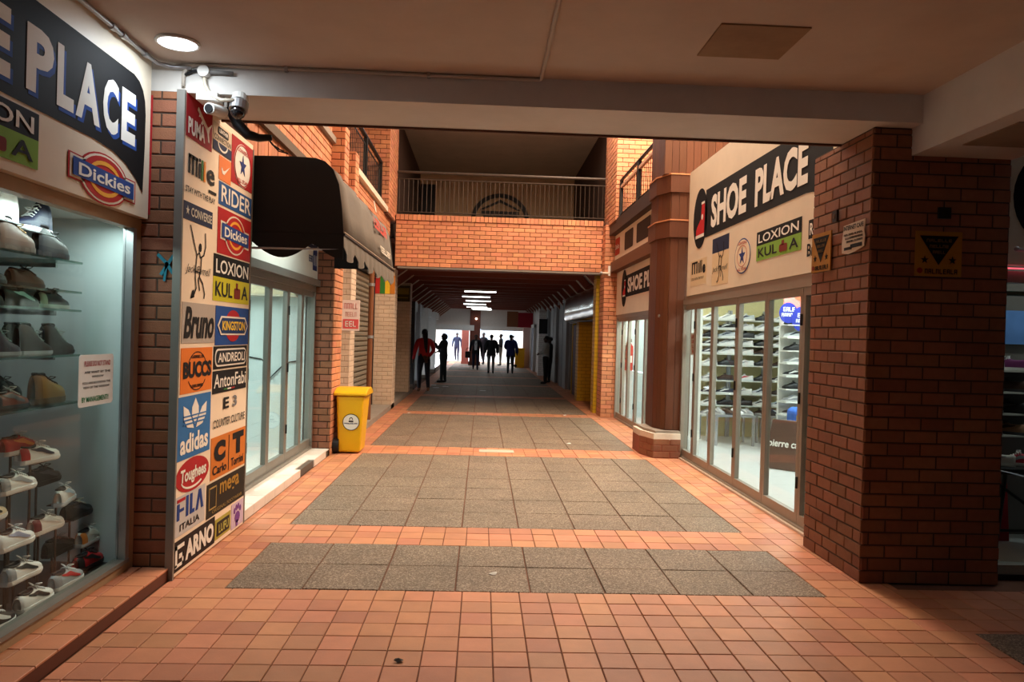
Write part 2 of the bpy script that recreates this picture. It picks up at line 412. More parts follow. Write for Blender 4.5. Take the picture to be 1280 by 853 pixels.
# ================================================================== foreground shell
ceil = struct('ceiling', MB().box(-2.3, 7.0, -3.0, 4.82, 3.27, 3.6), CEIL, label='low painted soffit over the foreground')
struct('trim_beam', MB().box(-2.3, 2.87, 4.8, 5.39, 3.085, 3.9).box(2.87, 7, 4.95, 5.39, 3.085, 3.9), BEAMW, label='white painted concrete beam across the passage')
struct('trim_crossbeam', MB().box(2.86, 3.56, -3.0, 4.93, 2.9, 3.5), BEAMW, label='white beam running back from the dark brick pillar')
box('trim_beam_edge', (-1.9, 2.6, 5.38, 5.40, 3.07, 3.10), WOODD, kind='structure')
struct('light_block_back', MB().box(-2.6, 7.2, -3.2, -3.0, 0, 3.6), mat('back_block_dark', (46, 38, 34), .8))  # unseen wall added to stop sky light from behind, dark to cut fill
struct('light_block_right', MB().box(7.0, 7.2, -3.0, 5.4, 0, 3.6), mat('side_block_dark', (52, 40, 34), .8))  # added out of view to close the side, dark so little light bounces
struct('ceiling_patch', MB().box(1.2, 1.68, 3.85, 4.29, 3.262, 3.275), mat('patch_board', (150, 122, 92), .8, stain=.2), label='brown square patch board in the soffit')
struct('trim_patch', MB().box(3.0, 3.4, 4.1, 4.6, 2.893, 2.905), mat('patch_board_grey', (140, 120, 100), .8, stain=.2), label='brown repair patch under the side beam')

# dark brick pillar on the right
pil = thing('brick_pillar', 'wide dark brick pillar with yellow boards and a paper poster on it', 'pillar', (3.08, 5.36, 0))
MB().box(2.603, 3.555, 4.927, 5.81, 0, 3.085).build('core', MORTAR_D, pil)
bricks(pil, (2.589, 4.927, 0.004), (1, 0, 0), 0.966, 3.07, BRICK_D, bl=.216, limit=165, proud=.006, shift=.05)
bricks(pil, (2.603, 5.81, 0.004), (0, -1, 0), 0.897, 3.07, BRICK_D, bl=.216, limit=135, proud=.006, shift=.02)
# brick pier between the display window and the sign panel
pier = thing('brick_pier', 'narrow dark brick pier between shoe display window and brand panel', 'pillar', (-2.04, 5.0, 0))
MB().box(-2.2, -1.96, 4.784, 6.16, 0, 3.084).build('core', MORTAR_D, pier)
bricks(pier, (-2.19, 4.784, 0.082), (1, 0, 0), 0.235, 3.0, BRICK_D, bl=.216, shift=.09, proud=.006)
flat(PL((-2.12, 4.769, 0), (1, 0, 0), (0, 0, 1)), [rect(-.004, 2.3, .012, 3.05)], .002, 'red_paint_line', paint(150, 26, 30), pier)
flat(PL((-2.0, 4.769, 1.98), (1, 0, 0), (0, 0, 1)), ribbon([(-.05, .07), (.0, .02), (.04, -.04)], .02)+ribbon([(.045, .07), (0, 0), (-.03, -.05)], .02)+ribbon([(0, 0), (-.01, -.09)], .015), .002, 'blue_scribble', paint(40, 120, 140), pier)

# ================================================================== atrium, upper storey
def coursed(name, label, cat, loc): return thing(name, label, cat, loc)
UP = 6.9
# left side
wlu = struct('wall_left_upper', MB().box(-3.0, -1.965, 5.39, 9.5, 3.42, 3.96).box(-3.0, -2.075, 5.39, 10.6, 3.96, UP)
        .box(-3.0, -1.965, 9.69, 15.4, 2.985, 3.93).box(-3.0, -2.0, 6.18, 9.67, 2.97, 3.42), MORTAR, label='upper brick wall on the left of the light well')
bricks(wlu, (-1.965, 5.45, 3.46), (0, 1, 0), 4.0, 0.5, BRICK)
bricks(wlu, (-2.075, 5.45, 4.04), (0, 1, 0), 5.1, 1.4, BRICK, limit=150)
bricks(wlu, (-1.965, 9.66, 2.98), (0, 1, 0), 5.7, 0.94, BRICK, limit=150)
# vertical boards under the wall
mbw = None
for k in range(34):
    a = 6.19+k*0.102
    MB().box(-2.0, -1.972-(k % 3)*.002, a, a+.092, 2.975, 3.365).build('plank', WOODL, wlu)
struct('trim_left_band', MB().box(-2.02, -1.93, 5.4, 9.45, 3.365, 3.455), mat('dark_band', (92, 78, 64), .7), label='dark ledge between boards and upper brickwork')
struct('trim_left_coping', MB().box(-2.1, -1.90, 5.4, 9.45, 3.955, 4.03), CONC)
struct('trim_left_coping_far', MB().box(-2.25, -1.88, 10.6, 15.2, 3.93, 4.02), CREAM, label='pale coping along the left balcony wall')
for yy, zt, lb in ((9.42, 4.2, 'nearer stub brick pilaster above the awning'), (10.2, 4.06, 'farther stub brick pilaster above the awning')):
    p = thing('brick_pilaster', lb, 'pilaster', (-1.86, yy+.13, 2.98))
    box('core', (-1.955, -1.79, yy+.012, yy+.28, 2.98, zt-.006), MORTAR, p)
    bricks(p, (-1.955, yy+.012, 2.984), (1, 0, 0), .165, zt-2.99, BRICK, bl=.23, proud=.006)
    bricks(p, (-1.79, yy+.012, 2.984), (0, 1, 0), .268, zt-2.99, BRICK, bl=.26, proud=.006)
# tall pier walls at the bridge
for sgn, nm, x0, x1, lb in ((-1, 'brick_wall_pier', -3.1, -1.87, 'tall brick wall end left of the footbridge'), (1, 'brick_wall_pier', 2.52, 3.9, 'tall brick wall end right of the footbridge')):
    p = thing(nm, lb, 'pillar', ((x0+x1)/2, 15.0, 3.0))
    box('core', (x0, x1-.012 if sgn < 0 else x1, 14.412, 15.75, 3.0 if sgn > 0 else 3.9, UP), MORTAR, p) if sgn < 0 else box('core', (x0+.012, x1, 14.412, 15.75, 3.9, UP), MORTAR, p)
    bricks(p, (x0, 14.412, 3.93), (1, 0, 0), x1-x0, 2.2, BRICK, limit=190)
    if sgn < 0: bricks(p, (x1-.012, 14.41, 3.93), (0, 1, 0), 1.33, 2.2, BRICK, limit=100)
    else: bricks(p, (x0+.012, 15.74, 3.93), (0, -1, 0), 1.33, 2.2, BRICK, limit=100)
# black balcony railing, left
def railing(name, label, p0, p1, z0, z1, n, posts, m, hand=.05, toprail=True):
    r = thing(name, label, 'railing', ((p0[0]+p1[0])/2, (p0[1]+p1[1])/2, z0)); d = Vector((p1[0]-p0[0], p1[1]-p0[1], 0)); a = Vector((p0[0], p0[1], 0))
    def at(t, z): q = a+d*t; return (q.x, q.y, z)
    MB().cyl(at(0, z1), at(1, z1), hand/2, n=8).build('handrail', m, r)
    MB().cyl(at(0, z1-.14), at(1, z1-.14), .012, n=6).build('rail', m, r); MB().cyl(at(0, z0+.07), at(1, z0+.07), .012, n=6).build('rail', m, r)
    for k in range(n):
        t = (k+.5)/n; MB().cyl(at(t, z0+.07), at(t, z1-.14), .006, n=5).build('baluster', m, r)
    for t in posts: MB().box(at(t, 0)[0]-.03, at(t, 0)[0]+.03, at(t, 0)[1]-.05, at(t, 0)[1]+.05, z0, z1).build('post', m, r)
    return r
rl = railing('balcony_railing', 'black steel balcony railing above the awning on the left', (-2.03, 10.62), (-2.03, 14.38), 4.03, 4.86, 26, (0.02, .5, .98), BLKMET, .07)
struct('wall_left_balcony', MB().box(-3.4, -3.0, 5.39, 14.4, 3.9, UP).box(-3.0, -2.25, 10.6, 14.4, 3.8, 3.93), mat('balcony_wall', (120, 84, 66), .8), label='wall at the back of the left balcony')  # one even brown for the balcony's back wall and floor
lb = thing('globe_lamp', 'small round white lamp glowing behind the left balcony railing', 'lamp', (-2.3, 12.0, 4.5))
MB().cyl((-2.42, 12, 4.5), (-2.3, 12, 4.5), .02).build('bracket', BLKMET, lb); MB().ball((-2.28, 12, 4.5), .045, .045, .045).build('bulb', emit_mat('lamp_glow', (1, .95, .85), 12), lb, smooth=True)
# right side
rr = railing('balcony_railing', 'dark steel balcony railing above the right shop fascia', (2.6, 14.35), (2.6, 10.95), 3.95, 4.68, 22, (.02, .5, .98), BLKMET, .06)
MB().box(2.575, 2.625, 11.1, 14.3, 4.52, 4.57).build('flat_rail', mat('rail_pink', (196, 150, 122), .6), rr)
struct('wall_right_balcony', MB().box(3.6, 3.9, 10.8, 14.4, 3.9, UP).box(2.66, 3.6, 10.8, 14.4, 3.8, 3.93), mat('balcony_wall', (120, 84, 66), .8))
struct('wall_right_upper', MB().box(4.0, 4.2, 5.39, 10.2, 2.95, UP), mat('upper_render', (170, 130, 104), .8))
# timber wall over the octagonal column
tw = struct('wall_right_timber', MB().box(2.46, 3.99, 10.175, 10.95, 3.91, UP), WOODD, label='timber clad wall above the column')
for k in range(17): MB().box(2.44+k*.1, 2.535+k*.1, 10.15, 10.172, 3.9, 5.6).build('plank', WOOD, tw)
for k in range(7): MB().box(2.438, 2.46, 10.18+k*.11, 10.285+k*.11, 3.9, 5.6).build('plank', WOOD, tw)
# unseen opaque roof added over the well to shut out sky light
struct('sky_block_atrium', MB().box(-3.4, 4.2, 5.39, 15.6, 6.95, 7.1), WHITE)
struct('wall_atrium_front', MB().box(-3.4, 4.2, 5.2, 5.39, 3.9, 7.0), CEIL)
# footbridge
br = thing('footbridge', 'brick parapet footbridge crossing the passage at first floor', 'bridge', (0.35, 16.5, 2.98))
box('deck', (-1.9, 2.45, 15.76, 18.2, 3.61, 3.74), CONC, br)
box('core', (-1.86, 2.46, 15.512, 15.72, 2.99, 4.06), MORTAR, br)
bricks(br, (-1.85, 15.512, 3.0), (1, 0, 0), 4.31, 0.955, BRICK, limit=290)
bricks(br, (-1.85, 15.492, 3.955), (1, 0, 0), 4.31, 0.115, BRICK, bl=.0765, bh=.112, bond=0, objects=False, proud=.02)
box('soldier_ledge', (-1.85, 2.46, 15.495, 15.72, 3.95, 4.06), MORTAR, br)
box('soffit_strip', (-1.8, 2.46, 15.5, 15.75, 2.955, 2.99), mat('soffit_strip', (120, 112, 104), .5), br)
railing('bridge_railing', 'long steel railing on top of the footbridge parapet', (-1.86, 15.62), (2.5, 15.62), 4.07, 4.97, 46, (), mat('rail_brown', (70, 58, 50), .5, metal=.2), .06)
# gallery behind the bridge
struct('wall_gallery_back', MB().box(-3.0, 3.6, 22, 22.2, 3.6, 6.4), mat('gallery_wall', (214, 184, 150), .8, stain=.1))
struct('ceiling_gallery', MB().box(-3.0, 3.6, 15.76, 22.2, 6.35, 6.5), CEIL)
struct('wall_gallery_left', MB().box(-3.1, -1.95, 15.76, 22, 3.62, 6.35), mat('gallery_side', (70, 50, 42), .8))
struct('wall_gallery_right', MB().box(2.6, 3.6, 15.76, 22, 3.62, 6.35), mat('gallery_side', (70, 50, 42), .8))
struct('floor_gallery', MB().box(-1.94, 2.59, 18.21, 22, 3.62, 3.75), CONC)
struct('door_gallery', MB().box(-1.93, -1.5, 21.93, 22.0, 3.76, 6.0), BLKMET)
asn = thing('arch_sign', 'dark arched sign on the gallery wall behind the bridge railing', 'sign', (.42, 21.95, 5.0))
pa = PL((.42, 21.95, 5.02), (1, 0, 0), (0, 0, 1))
flat(pa, ring(0, 0, .85, .78, .12, 24, 0, 180), .03, 'arch', BLACK, asn, .04)
flat(pa, [[(-.6, .30), (0, .6), (.6, .30), (.5, .30), (0, .52), (-.5, .30)], rect(-.55, .18, .55, .26), rect(-.5, .05, .5, .12), rect(-.85, -.1, .85, .02)], .03, 'gable', BLACK, asn, .04)
# ================================================================== shoe shop display, left foreground
PLX = lambda x: PL((x, 0, 0), (0, 1, 0), (0, 0, 1))      # facing +X, coordinates are (Y, Z)
st = thing('display_step', 'low tiled step under the left shoe display window', 'step', (-2.07, 1.5, 0))
box('body', (-2.3, -1.935, -3.0, 4.77, 0, .068), mat('step_side', (96, 52, 36), .7), st)
for k in range(26):
    y1 = 4.77-k*.176
    slab_piece('tile', -2.24, -2.105, y1-.176, y1, TILE, .006, .08, st, h=.012, dz=.0006)
    slab_piece('tile', -2.105, -1.93, y1-.176, y1, TILE, .006, .08, st, h=.012, dz=.0006)
w1 = struct('window_1', MB().box(-2.235, -2.165, -3.0, 4.70, .08, .135).box(-2.235, -2.165, 4.70, 4.78, .08, 2.268).box(-2.235, -2.165, -3, 4.70, 2.2, 2.268), mat('window_frame_tan', (158, 134, 104), .5), label='tan framed shoe display window')
box('bead', (-2.215, -2.155, 4.655, 4.70, .135, 2.2), STEEL, w1)
box('sill_rail', (-2.23, -2.15, -3, 4.70, .135, .16), ALU2, w1)
box('pane', (-2.204, -2.198, -3, 4.655, .16, 2.2), GLASS_D, w1)
struct('wall_display_end', MB().box(-3.6, -2.2, 4.79, 4.9, 0, 2.3), SHOPWALL, label='white end wall of the display window')
struct('wall_display_back', MB().box(-3.2, -3.05, -3, 4.79, 0, 2.3), mat('display_back', (70, 62, 56), .7))
struct('ceiling_display', MB().box(-3.2, -2.2, -3, 4.79, 2.26, 2.34), WHITE)
struct('floor_display', MB().box(-3.2, -2.22, -3, 4.79, 0, .1), mat('display_floor', (58, 50, 48), .5))
fx = thing('display_light', 'white strip light at the top of the shoe display window', 'lamp', (-2.265, 4.0, 2.24))
box('housing', (-2.29, -2.24, 3.3, 4.7, 2.232, 2.26), WHITE, fx); box('diffuser', (-2.285, -2.245, 3.32, 4.68, 2.22, 2.232), emit_mat('display_tube', (.85, 1, .98), 3), fx)
area('tube_light', (-2.268, 4.0, 2.217), .04, 1.3, 10, (.82, 1.0, .97), parent=fx)
# glass shelves
for z, lb in ((1.95, 'topmost glass shelf in the left display, under the boots'), (1.78, 'second glass shelf in the left display'), (1.675, 'third glass shelf in the left display'), (1.42, 'fourth glass shelf in the left display'), (1.15, 'lowest glass shelf in the left display')):
    s = thing('glass_shelf', lb, 'shelf', (-2.55, 3.6, z), 'glass shelves in the display window')
    box('sheet', (-2.85, -2.32, 2.6, 4.40, z-.006, z+.006), SHELFG, s)
    for yy in (3.0, 4.36): box('bracket', (-2.85, -2.45, yy, yy+.02, z-.03, z-.006), STEEL, s)
    for yy in (3.0, 4.36): box('upright', (-2.86, -2.84, yy, yy+.02, z-.085, z-.006), STEEL, s)
# notice on the glass
nt_ = thing('window_notice', 'white paper notice taped to the display glass', 'notice', (-2.19, 4.33, 1.15))
pn = PLX(-2.194); flat(pn, [rrect(4.145, 1.14, 4.525, 1.43, .02)], .002, 'paper', paint(214, 226, 232), nt_)
RED = paint(150, 30, 44); NAVY = paint(28, 44, 100); INK = paint(24, 24, 28)
text(pn, 'PLEASE DO NOT STAND', 4.20, 1.365, 4.485, 1.395, .004, RED, nt_, .02)
text(pn, 'ARE WAIT BY THE', 4.20, 1.325, 4.485, 1.338, .004, INK, nt_); text(pn, 'WINDOW', 4.28, 1.30, 4.41, 1.312, .004, INK, nt_)
text(pn, 'YOU ARE BLOCKING THE', 4.18, 1.265, 4.49, 1.278, .004, INK, nt_); text(pn, 'VIEW OF THE WINDOW', 4.19, 1.24, 4.48, 1.253, .004, INK, nt_)
text(pn, 'BY MANAGEMENT!!', 4.18, 1.165, 4.47, 1.195, .004, paint(30, 120, 76), nt_, .02)
# big sign above
sg = thing('shop_sign', 'large cream shop sign over the left display window', 'sign', (-2.16, 2.0, 2.27))
box('board', (-2.26, -2.12, -3.0, 4.765, 2.27, 3.268), CREAM, sg)
ps = PLX(-2.12); LW = paint(232, 230, 222); LB = paint(34, 72, 150); BK = paint(9, 10, 14)
bn = flat(ps, [[(-2.9, 2.6), (4.1, 2.6), (4.3, 2.585), (4.45, 2.55), (4.58, 2.49), (4.675, 2.42), (4.69, 2.7), (4.692, 2.9), (4.68, 2.98), (4.65, 3.04), (4.60, 3.08), (4.53, 3.1), (-2.9, 3.1)]], .004, 'banner', BK, sg)
for s, a, b in (('P', 3.49, 3.705), ('L', 3.735, 3.885), ('A', 3.905, 4.145), ('C', 4.175, 4.345), ('E', 4.385, 4.555), ('E', 3.205, 3.375), ('O', 2.96, 3.16), ('H', 2.73, 2.91), ('S', 2.5, 2.68)):
    text(ps, s, a+.020, 2.652, b+.022, 2.958, .0052, LB, bn, .042, name='letter_shadow'); text(ps, s, a, 2.672, b, 2.978, .0066, LW, bn, .04)
def loxion(pl, x0, y0, x1, y1, parent, lift=.004, green=(126, 170, 66)):
    ym = y0+(y1-y0)*.52; w = x1-x0; hgt = y1-y0
    a = flat(pl, [rect(x0, ym, x1, y1)], lift, 'sticker', BK, parent); text(pl, 'LOXION', x0+.05*w, ym+.08*hgt, x1-.05*w, y1-.1*hgt, lift+.003, LW, a, .012)
    b = flat(pl, [rect(x0, y0, x1, ym)], lift, 'sticker', paint(*green), parent); text(pl, 'KUL', x0+.05*w, y0+.1*hgt, x0+.5*w, ym-.1*hgt, lift+.003, INK, b, .015)
    text(pl, 'A', x0+.76*w, y0+.1*hgt, x0+.95*w, ym-.1*hgt, lift+.003, INK, b, .015); flat(pl, [rrect(x0+.55*w, y0+.1*hgt, x0+.72*w, y0+.34*hgt, .02*w), rect(x0+.6*w, y0+.3*hgt, x0+.65*w, y0+.46*hgt)], lift+.003, 'emblem', paint(120, 40, 26), b)
def horseshoe(pl, cx, cy, w, hgt, parent, lift=.004):
    a = flat(pl, [ell(cx, cy, w*.39, hgt*.54)]+[[(cx-w*.52, cy-hgt*.23), (cx+w*.52, cy-hgt*.29), (cx+w*.52, cy+hgt*.23), (cx-w*.52, cy+hgt*.29)]], lift-.001, 'emblem', paint(176, 34, 36), parent)
    flat(pl, [ell(cx, cy, w*.365, hgt*.505)]+[[(cx-w*.5, cy-hgt*.2), (cx+w*.5, cy-hgt*.26), (cx+w*.5, cy+hgt*.2), (cx-w*.5, cy+hgt*.26)]], lift+.0005, 'emblem_border', paint(224, 214, 196), a)
    flat(pl, [ell(cx, cy, w*.335, hgt*.465)], lift+.002, 'emblem_disc', paint(176, 34, 36), a)
    flat(pl, ring(cx, cy, w*.25, hgt*.37, w*.032, 22, 20, 340), lift+.004, 'emblem_horseshoe', paint(236, 168, 60), a)
    flat(pl, [[(cx-w*.47, cy-hgt*.15), (cx+w*.47, cy-hgt*.21), (cx+w*.47, cy+hgt*.15), (cx-w*.47, cy+hgt*.21)]], lift+.006, 'emblem_band', paint(36, 70, 140), a)
    text(pl, 'Dickies', cx-w*.4, cy-hgt*.12, cx+w*.4, cy+hgt*.13, lift+.008, LW, a, .02)
loxion(ps, 2.75, 2.32, 3.60, 2.58, sg); horseshoe(ps, 4.215, 2.405, .70, .26, sg, .006)
flat(ps, [rect(4.1, 2.34, 4.11, 2.345)], .004, 'mark', INK, sg)
# conduit along the sign top
cd = thing('conduit', 'grey electrical conduit along the top of the left sign', 'conduit', (-2.09, 2.0, 3.25))
MB().tube([(-2.085, -2.9, 3.245), (-2.085, 4.3, 3.245), (-2.085, 4.62, 3.245), (-2.07, 4.73, 3.24), (-2.0, 4.775, 3.235), (-1.88, 4.78, 3.235)], .013).build('pipe', STEEL, cd, smooth=True)
for yy in (3.75, 4.2, 4.32, 4.6): MB().cyl((-2.085, yy-.02, 3.245), (-2.085, yy+.02, 3.245), .02).build('coupler', STEEL, cd)
c2 = thing('conduit', 'long thin conduit along the ceiling edge of the beam', 'conduit', (-.7, 4.77, 3.25))
MB().tube([(-1.93, 4.785, 3.12), (-1.93, 4.785, 3.2), (-1.9, 4.785, 3.245), (-1.83, 4.785, 3.258), (0.25, 4.785, 3.255), (0.318, 4.783, 3.255), (0.33, 4.76, 3.255), (0.33, 4.70, 3.255), (0.33, -2.9, 3.255)], .012).build('pipe', mat('conduit_pipe', (186, 176, 164), .5), c2, smooth=True)
for xx in (-1.3, -.4): MB().box(xx, xx+.02, 4.765, 4.8, 3.238, 3.272).build('clip', STEEL, c2)
# downlight
dl = thing('downlight', 'round white recessed downlight in the soffit above the left sign', 'lamp', (-1.83, 4.44, 3.26))
MB().tube([(-1.83+.115*math.cos(t*PI/12), 4.44+.115*math.sin(t*PI/12), 3.262) for t in range(25)], .01, 6).build('rim', WHITE, dl, smooth=True)
MB().cyl((-1.83, 4.44, 3.27), (-1.83, 4.44, 3.256), .108, n=28).build('diffuser', emit_mat('downlight_glow', (.88, .94, 1.0), 9), dl)
sp = bpy.data.lights.new('downlight_lamp', 'AREA'); sp.shape = 'DISK'; sp.size = .2; sp.energy = 7; sp.color = (.82, .92, 1.0)
so = bpy.data.objects.new('downlight_lamp', sp); C.objects.link(so); so.location = (-1.83, 4.44, 3.25); so.parent = dl; so.matrix_parent_inverse = Matrix.Translation((1.83, -4.44, -3.26))
# cameras and junction box
jb = thing('junction_box', 'round white cable junction box on the beam above the cameras', 'junction box', (-1.80, 4.77, 3.21))
MB().cyl((-1.80, 4.80, 3.215), (-1.80, 4.755, 3.215), .036, n=16).build('box_body', WHITE, jb)
MB().tube([(-1.80, 4.78, 3.215), (-1.72, 4.78, 3.215), (-1.62, 4.78, 3.212)], [.016, .014, .012]).build('stub_pipe', mat('stub_grey', (120, 118, 116), .5), jb, smooth=True)
MB().tube([(-1.80, 4.778, 3.19), (-1.79, 4.775, 3.13), (-1.75, 4.77, 3.06), (-1.68, 4.76, 3.035), (-1.60, 4.755, 3.035)], .012).build('cable_pipe', mat('cable_pipe', (196, 186, 168), .5), jb, smooth=True)
MB().tube([(-1.80, 4.78, 3.22), (-1.86, 4.785, 3.22), (-1.93, 4.785, 3.19)], .009).build('wire', BLACK, jb, smooth=True)
wbx = tag(box('cable_box', (-1.84, -1.71, 4.76, 4.87, 3.035, 3.084), WHITE), 'small white cable box under the beam', 'box')
bc = thing('bullet_camera', 'white bullet security camera pointing at the viewer', 'camera', (-1.73, 4.8, 2.97))
MB().cyl((-1.735, 4.70, 2.963), (-1.70, 4.85, 2.985), .036, .036, 16).build('body', WHITE, bc); MB().cyl((-1.737, 4.692, 2.962), (-1.735, 4.702, 2.963), .026, .026, 16).build('lens', BLACK, bc)
MB().tube([(-1.705, 4.84, 2.99), (-1.69, 4.86, 3.03), (-1.69, 4.86, 3.085)], .012).build('mount', WHITE, bc)
dm = thing('dome_camera', 'white dome security camera with a dark glass ball', 'camera', (-1.585, 4.8, 3.0))
MB().cyl((-1.585, 4.83, 3.085), (-1.585, 4.81, 3.04), .05, .055, 18).build('mount', WHITE, dm); MB().cyl((-1.585, 4.81, 3.04), (-1.588, 4.795, 2.985), .058, .058, 18).build('body', STEEL, dm)
MB().ball((-1.588, 4.793, 2.975), .047, .047, .047, 16, 10).build('dome', mat('dome_glass', (30, 28, 30), .08, spec=1), dm, smooth=True)
cb = thing('cable_bundle', 'black bundle of cables hanging behind the cameras', 'cable', (-1.6, 4.95, 2.9))
MB().tube([(-1.72, 4.93, 3.08), (-1.67, 4.93, 3.0), (-1.63, 4.93, 2.93), (-1.57, 4.94, 2.87), (-1.5, 4.95, 2.855), (-1.42, 4.96, 2.862)], [.02, .034, .036, .034, .026, .02]).build('sleeve', BLACK, cb, smooth=True)
for k in range(3): MB().tube([(-1.45, 4.96, 2.86), (-1.42+.02*k, 4.98, 2.82-.02*k), (-1.38+.03*k, 5.0, 2.80-.015*k)], .005, 5).build('wire', BLACK, cb)

# ================================================================== brand panel
pb = thing('brand_panel', 'tall cream sign panel covered with brand stickers', 'sign', (-1.92, 5.46, .01))
box('board', (-1.935, -1.91, 4.775, 6.15, .012, 3.095), mat('panel_cream', (242, 222, 196), .45, var=.04, scale=4), pb)
box('edge_strip', (-1.955, -1.905, 4.752, 4.775, .0, 3.09), ALU2, pb); box('edge_strip', (-1.955, -1.905, 6.15, 6.17, .012, 3.06), ALU2, pb)
pp = PLX(-1.91)
def stick(b, col, **k): return flat(pp, [rect(*b)], .003, 'sticker', paint(*col), pb)
def T(s, x0, y0, x1, y1, col, par, bold=.02, shear=0, **k): return text(pp, s, x0, y0, x1, y1, .006, paint(*col), par, bold, shear, **k)
def Fl(polys, col, par, name='emblem', lift=.0055): return flat(pp, polys, lift, name, paint(*col), par)
W_ = (236, 230, 220); K_ = (22, 20, 22)
s = stick((4.79, 2.815, 5.235, 3.085), (156, 26, 34)); T('PUMA', 4.815, 2.838, 5.10, 2.945, W_, s, .04)
Fl([[(4.98, 3.05), (5.03, 3.02), (5.10, 2.985), (5.15, 2.96), (5.19, 2.98), (5.22, 3.0), (5.215, 2.985), (5.185, 2.955), (5.17, 2.92), (5.185, 2.86), (5.165, 2.865), (5.145, 2.92), (5.115, 2.945), (5.07, 2.965), (5.05, 2.95), (5.03, 2.955), (5.05, 2.98), (5.02, 2.995), (4.99, 2.99), (5.0, 3.01), (4.965, 3.025)]], W_, s)
s = stick((5.255, 2.848, 5.63, 3.046), (214, 196, 170)); Fl([rect(5.255, 2.848, 5.63, 2.918)], (26, 40, 74), s); Fl(ring(5.44, 2.916, .10, .055, .014, 14, 180, 360), W_, s, lift=.008)
Fl([rrect(5.34, 2.975, 5.56, 3.03, .02)], K_, s); text(pp, 'LEATHER', 5.36, 2.99, 5.54, 3.015, .009, paint(*W_), s); T('CONNECTION', 5.275, 2.928, 5.61, 2.965, K_, s, .01)
s = stick((5.64, 2.70, 6.14, 3.055), (166, 28, 34)); Fl([ell(5.89, 2.865, .2, .165)], W_, s); text(pp, 'CONVERSE', 5.76, 2.96, 6.02, 2.99, .009, paint(170, 40, 44), s); text(pp, 'ALL STAR', 5.77, 2.73, 6.01, 2.76, .009, paint(170, 40, 44), s)
flat(pp, [star(5.89, 2.865, .085)], .009, 'emblem', paint(30, 50, 116), s); flat(pp, ring(5.89, 2.865, .195, .16, .008), .009, 'emblem_ring', paint(170, 40, 44), s)
s = stick((5.385, 2.665, 5.635, 2.835), (226, 128, 70)); Fl([[(5.43, 2.745), (5.455, 2.715), (5.49, 2.712), (5.60, 2.79), (5.50, 2.742), (5.46, 2.738), (5.44, 2.76)]], W_, s)
mm = Fl([rect(4.84, 2.59, 4.87, 2.71), rect(4.84, 2.69, 4.99, 2.715), rect(4.9, 2.59, 4.93, 2.71), rect(4.965, 2.59, 4.99, 2.71), rect(5.015, 2.59, 5.04, 2.69), rect(5.015, 2.70, 5.04, 2.72)], K_, pb, 'lettering')
Fl([rect(5.06, 2.585, 5.085, 2.72)], (60, 120, 60), pb, 'lettering_bar'); Fl([rect(5.105, 2.585, 5.13, 2.72)], (226, 140, 50), pb, 'lettering_bar')
T('e', 5.16, 2.585, 5.30, 2.69, K_, pb, .02); Fl([rect(5.2, 2.53, 5.34, 2.55)], K_, pb, 'underline'); T('STAY WITH THE PLAY', 4.80, 2.465, 5.32, 2.505, K_, pb, .02)
s = stick((5.395, 2.49, 6.14, 2.655), (38, 82, 140)); T('RIDER', 5.44, 2.515, 6.11, 2.635, W_, s, .012)
s = stick((4.785, 2.29, 5.285, 2.405), (26, 38, 70)); T('CONVERSE', 4.90, 2.32, 5.265, 2.378, (196, 190, 176), s, .02); Fl([star(4.845, 2.35, .03)], (196, 190, 176), s)
s = stick((5.39, 2.14, 6.14, 2.47), (170, 30, 34)); horseshoe(pp, 5.765, 2.305, .64, .29, s, .005)
# golfer line drawing with a script signature
GF = [[(4.90, 2.26), (4.94, 2.20), (4.99, 2.12), (5.02, 2.08)], [(5.16, 2.24), (5.17, 2.15), (5.14, 2.09), (5.10, 2.075)], [(5.02, 2.08), (5.06, 2.10), (5.08, 2.07), (5.10, 2.075)],
      [(5.02, 2.08), (5.0, 1.98), (5.0, 1.93), (5.02, 1.86), (4.97, 1.80), (4.94, 1.795)], [(5.10, 2.07), (5.09, 1.98), (5.07, 1.94), (5.13, 1.90), (5.17, 1.83), (5.16, 1.80)], [(5.0, 1.97), (5.09, 1.97)], [(5.05, 1.93), (5.08, 1.85)]]
Fl([q for g in GF for q in ribbon(g, .010)]+[ell(5.075, 2.135, .022, .03, 10), [(4.93, 1.79), (4.99, 1.80), (4.98, 1.85), (4.955, 1.84)]], K_, pb, 'golfer_drawing')
T('Jack Parnell', 4.83, 1.94, 5.27, 2.01, K_, pb, 0, .4)
loxion(pp, 5.33, 1.795, 6.135, 2.13, pb, .003, (196, 190, 40))
s = stick((4.80, 1.495, 5.385, 1.762), (176, 166, 156)); T('Bruno', 4.83, 1.525, 5.36, 1.735, K_, s, .03, .25)
s = stick((5.395, 1.475, 6.14, 1.762), (30, 76, 150)); Fl([ell(5.77, 1.62, .18, .12)], (176, 34, 44), s); flat(pp, [[(5.43, 1.62), (5.50, 1.55), (6.04, 1.55), (6.11, 1.62), (6.04, 1.69), (5.50, 1.69)]], .008, 'emblem', paint(*W_), s)
flat(pp, [[(5.455, 1.62), (5.515, 1.563), (6.025, 1.563), (6.085, 1.62), (6.025, 1.677), (5.515, 1.677)]], .010, 'emblem', paint(30, 60, 110), s); text(pp, 'KINGSTON', 5.515, 1.585, 6.03, 1.655, .012, paint(238, 200, 70), s, .03)
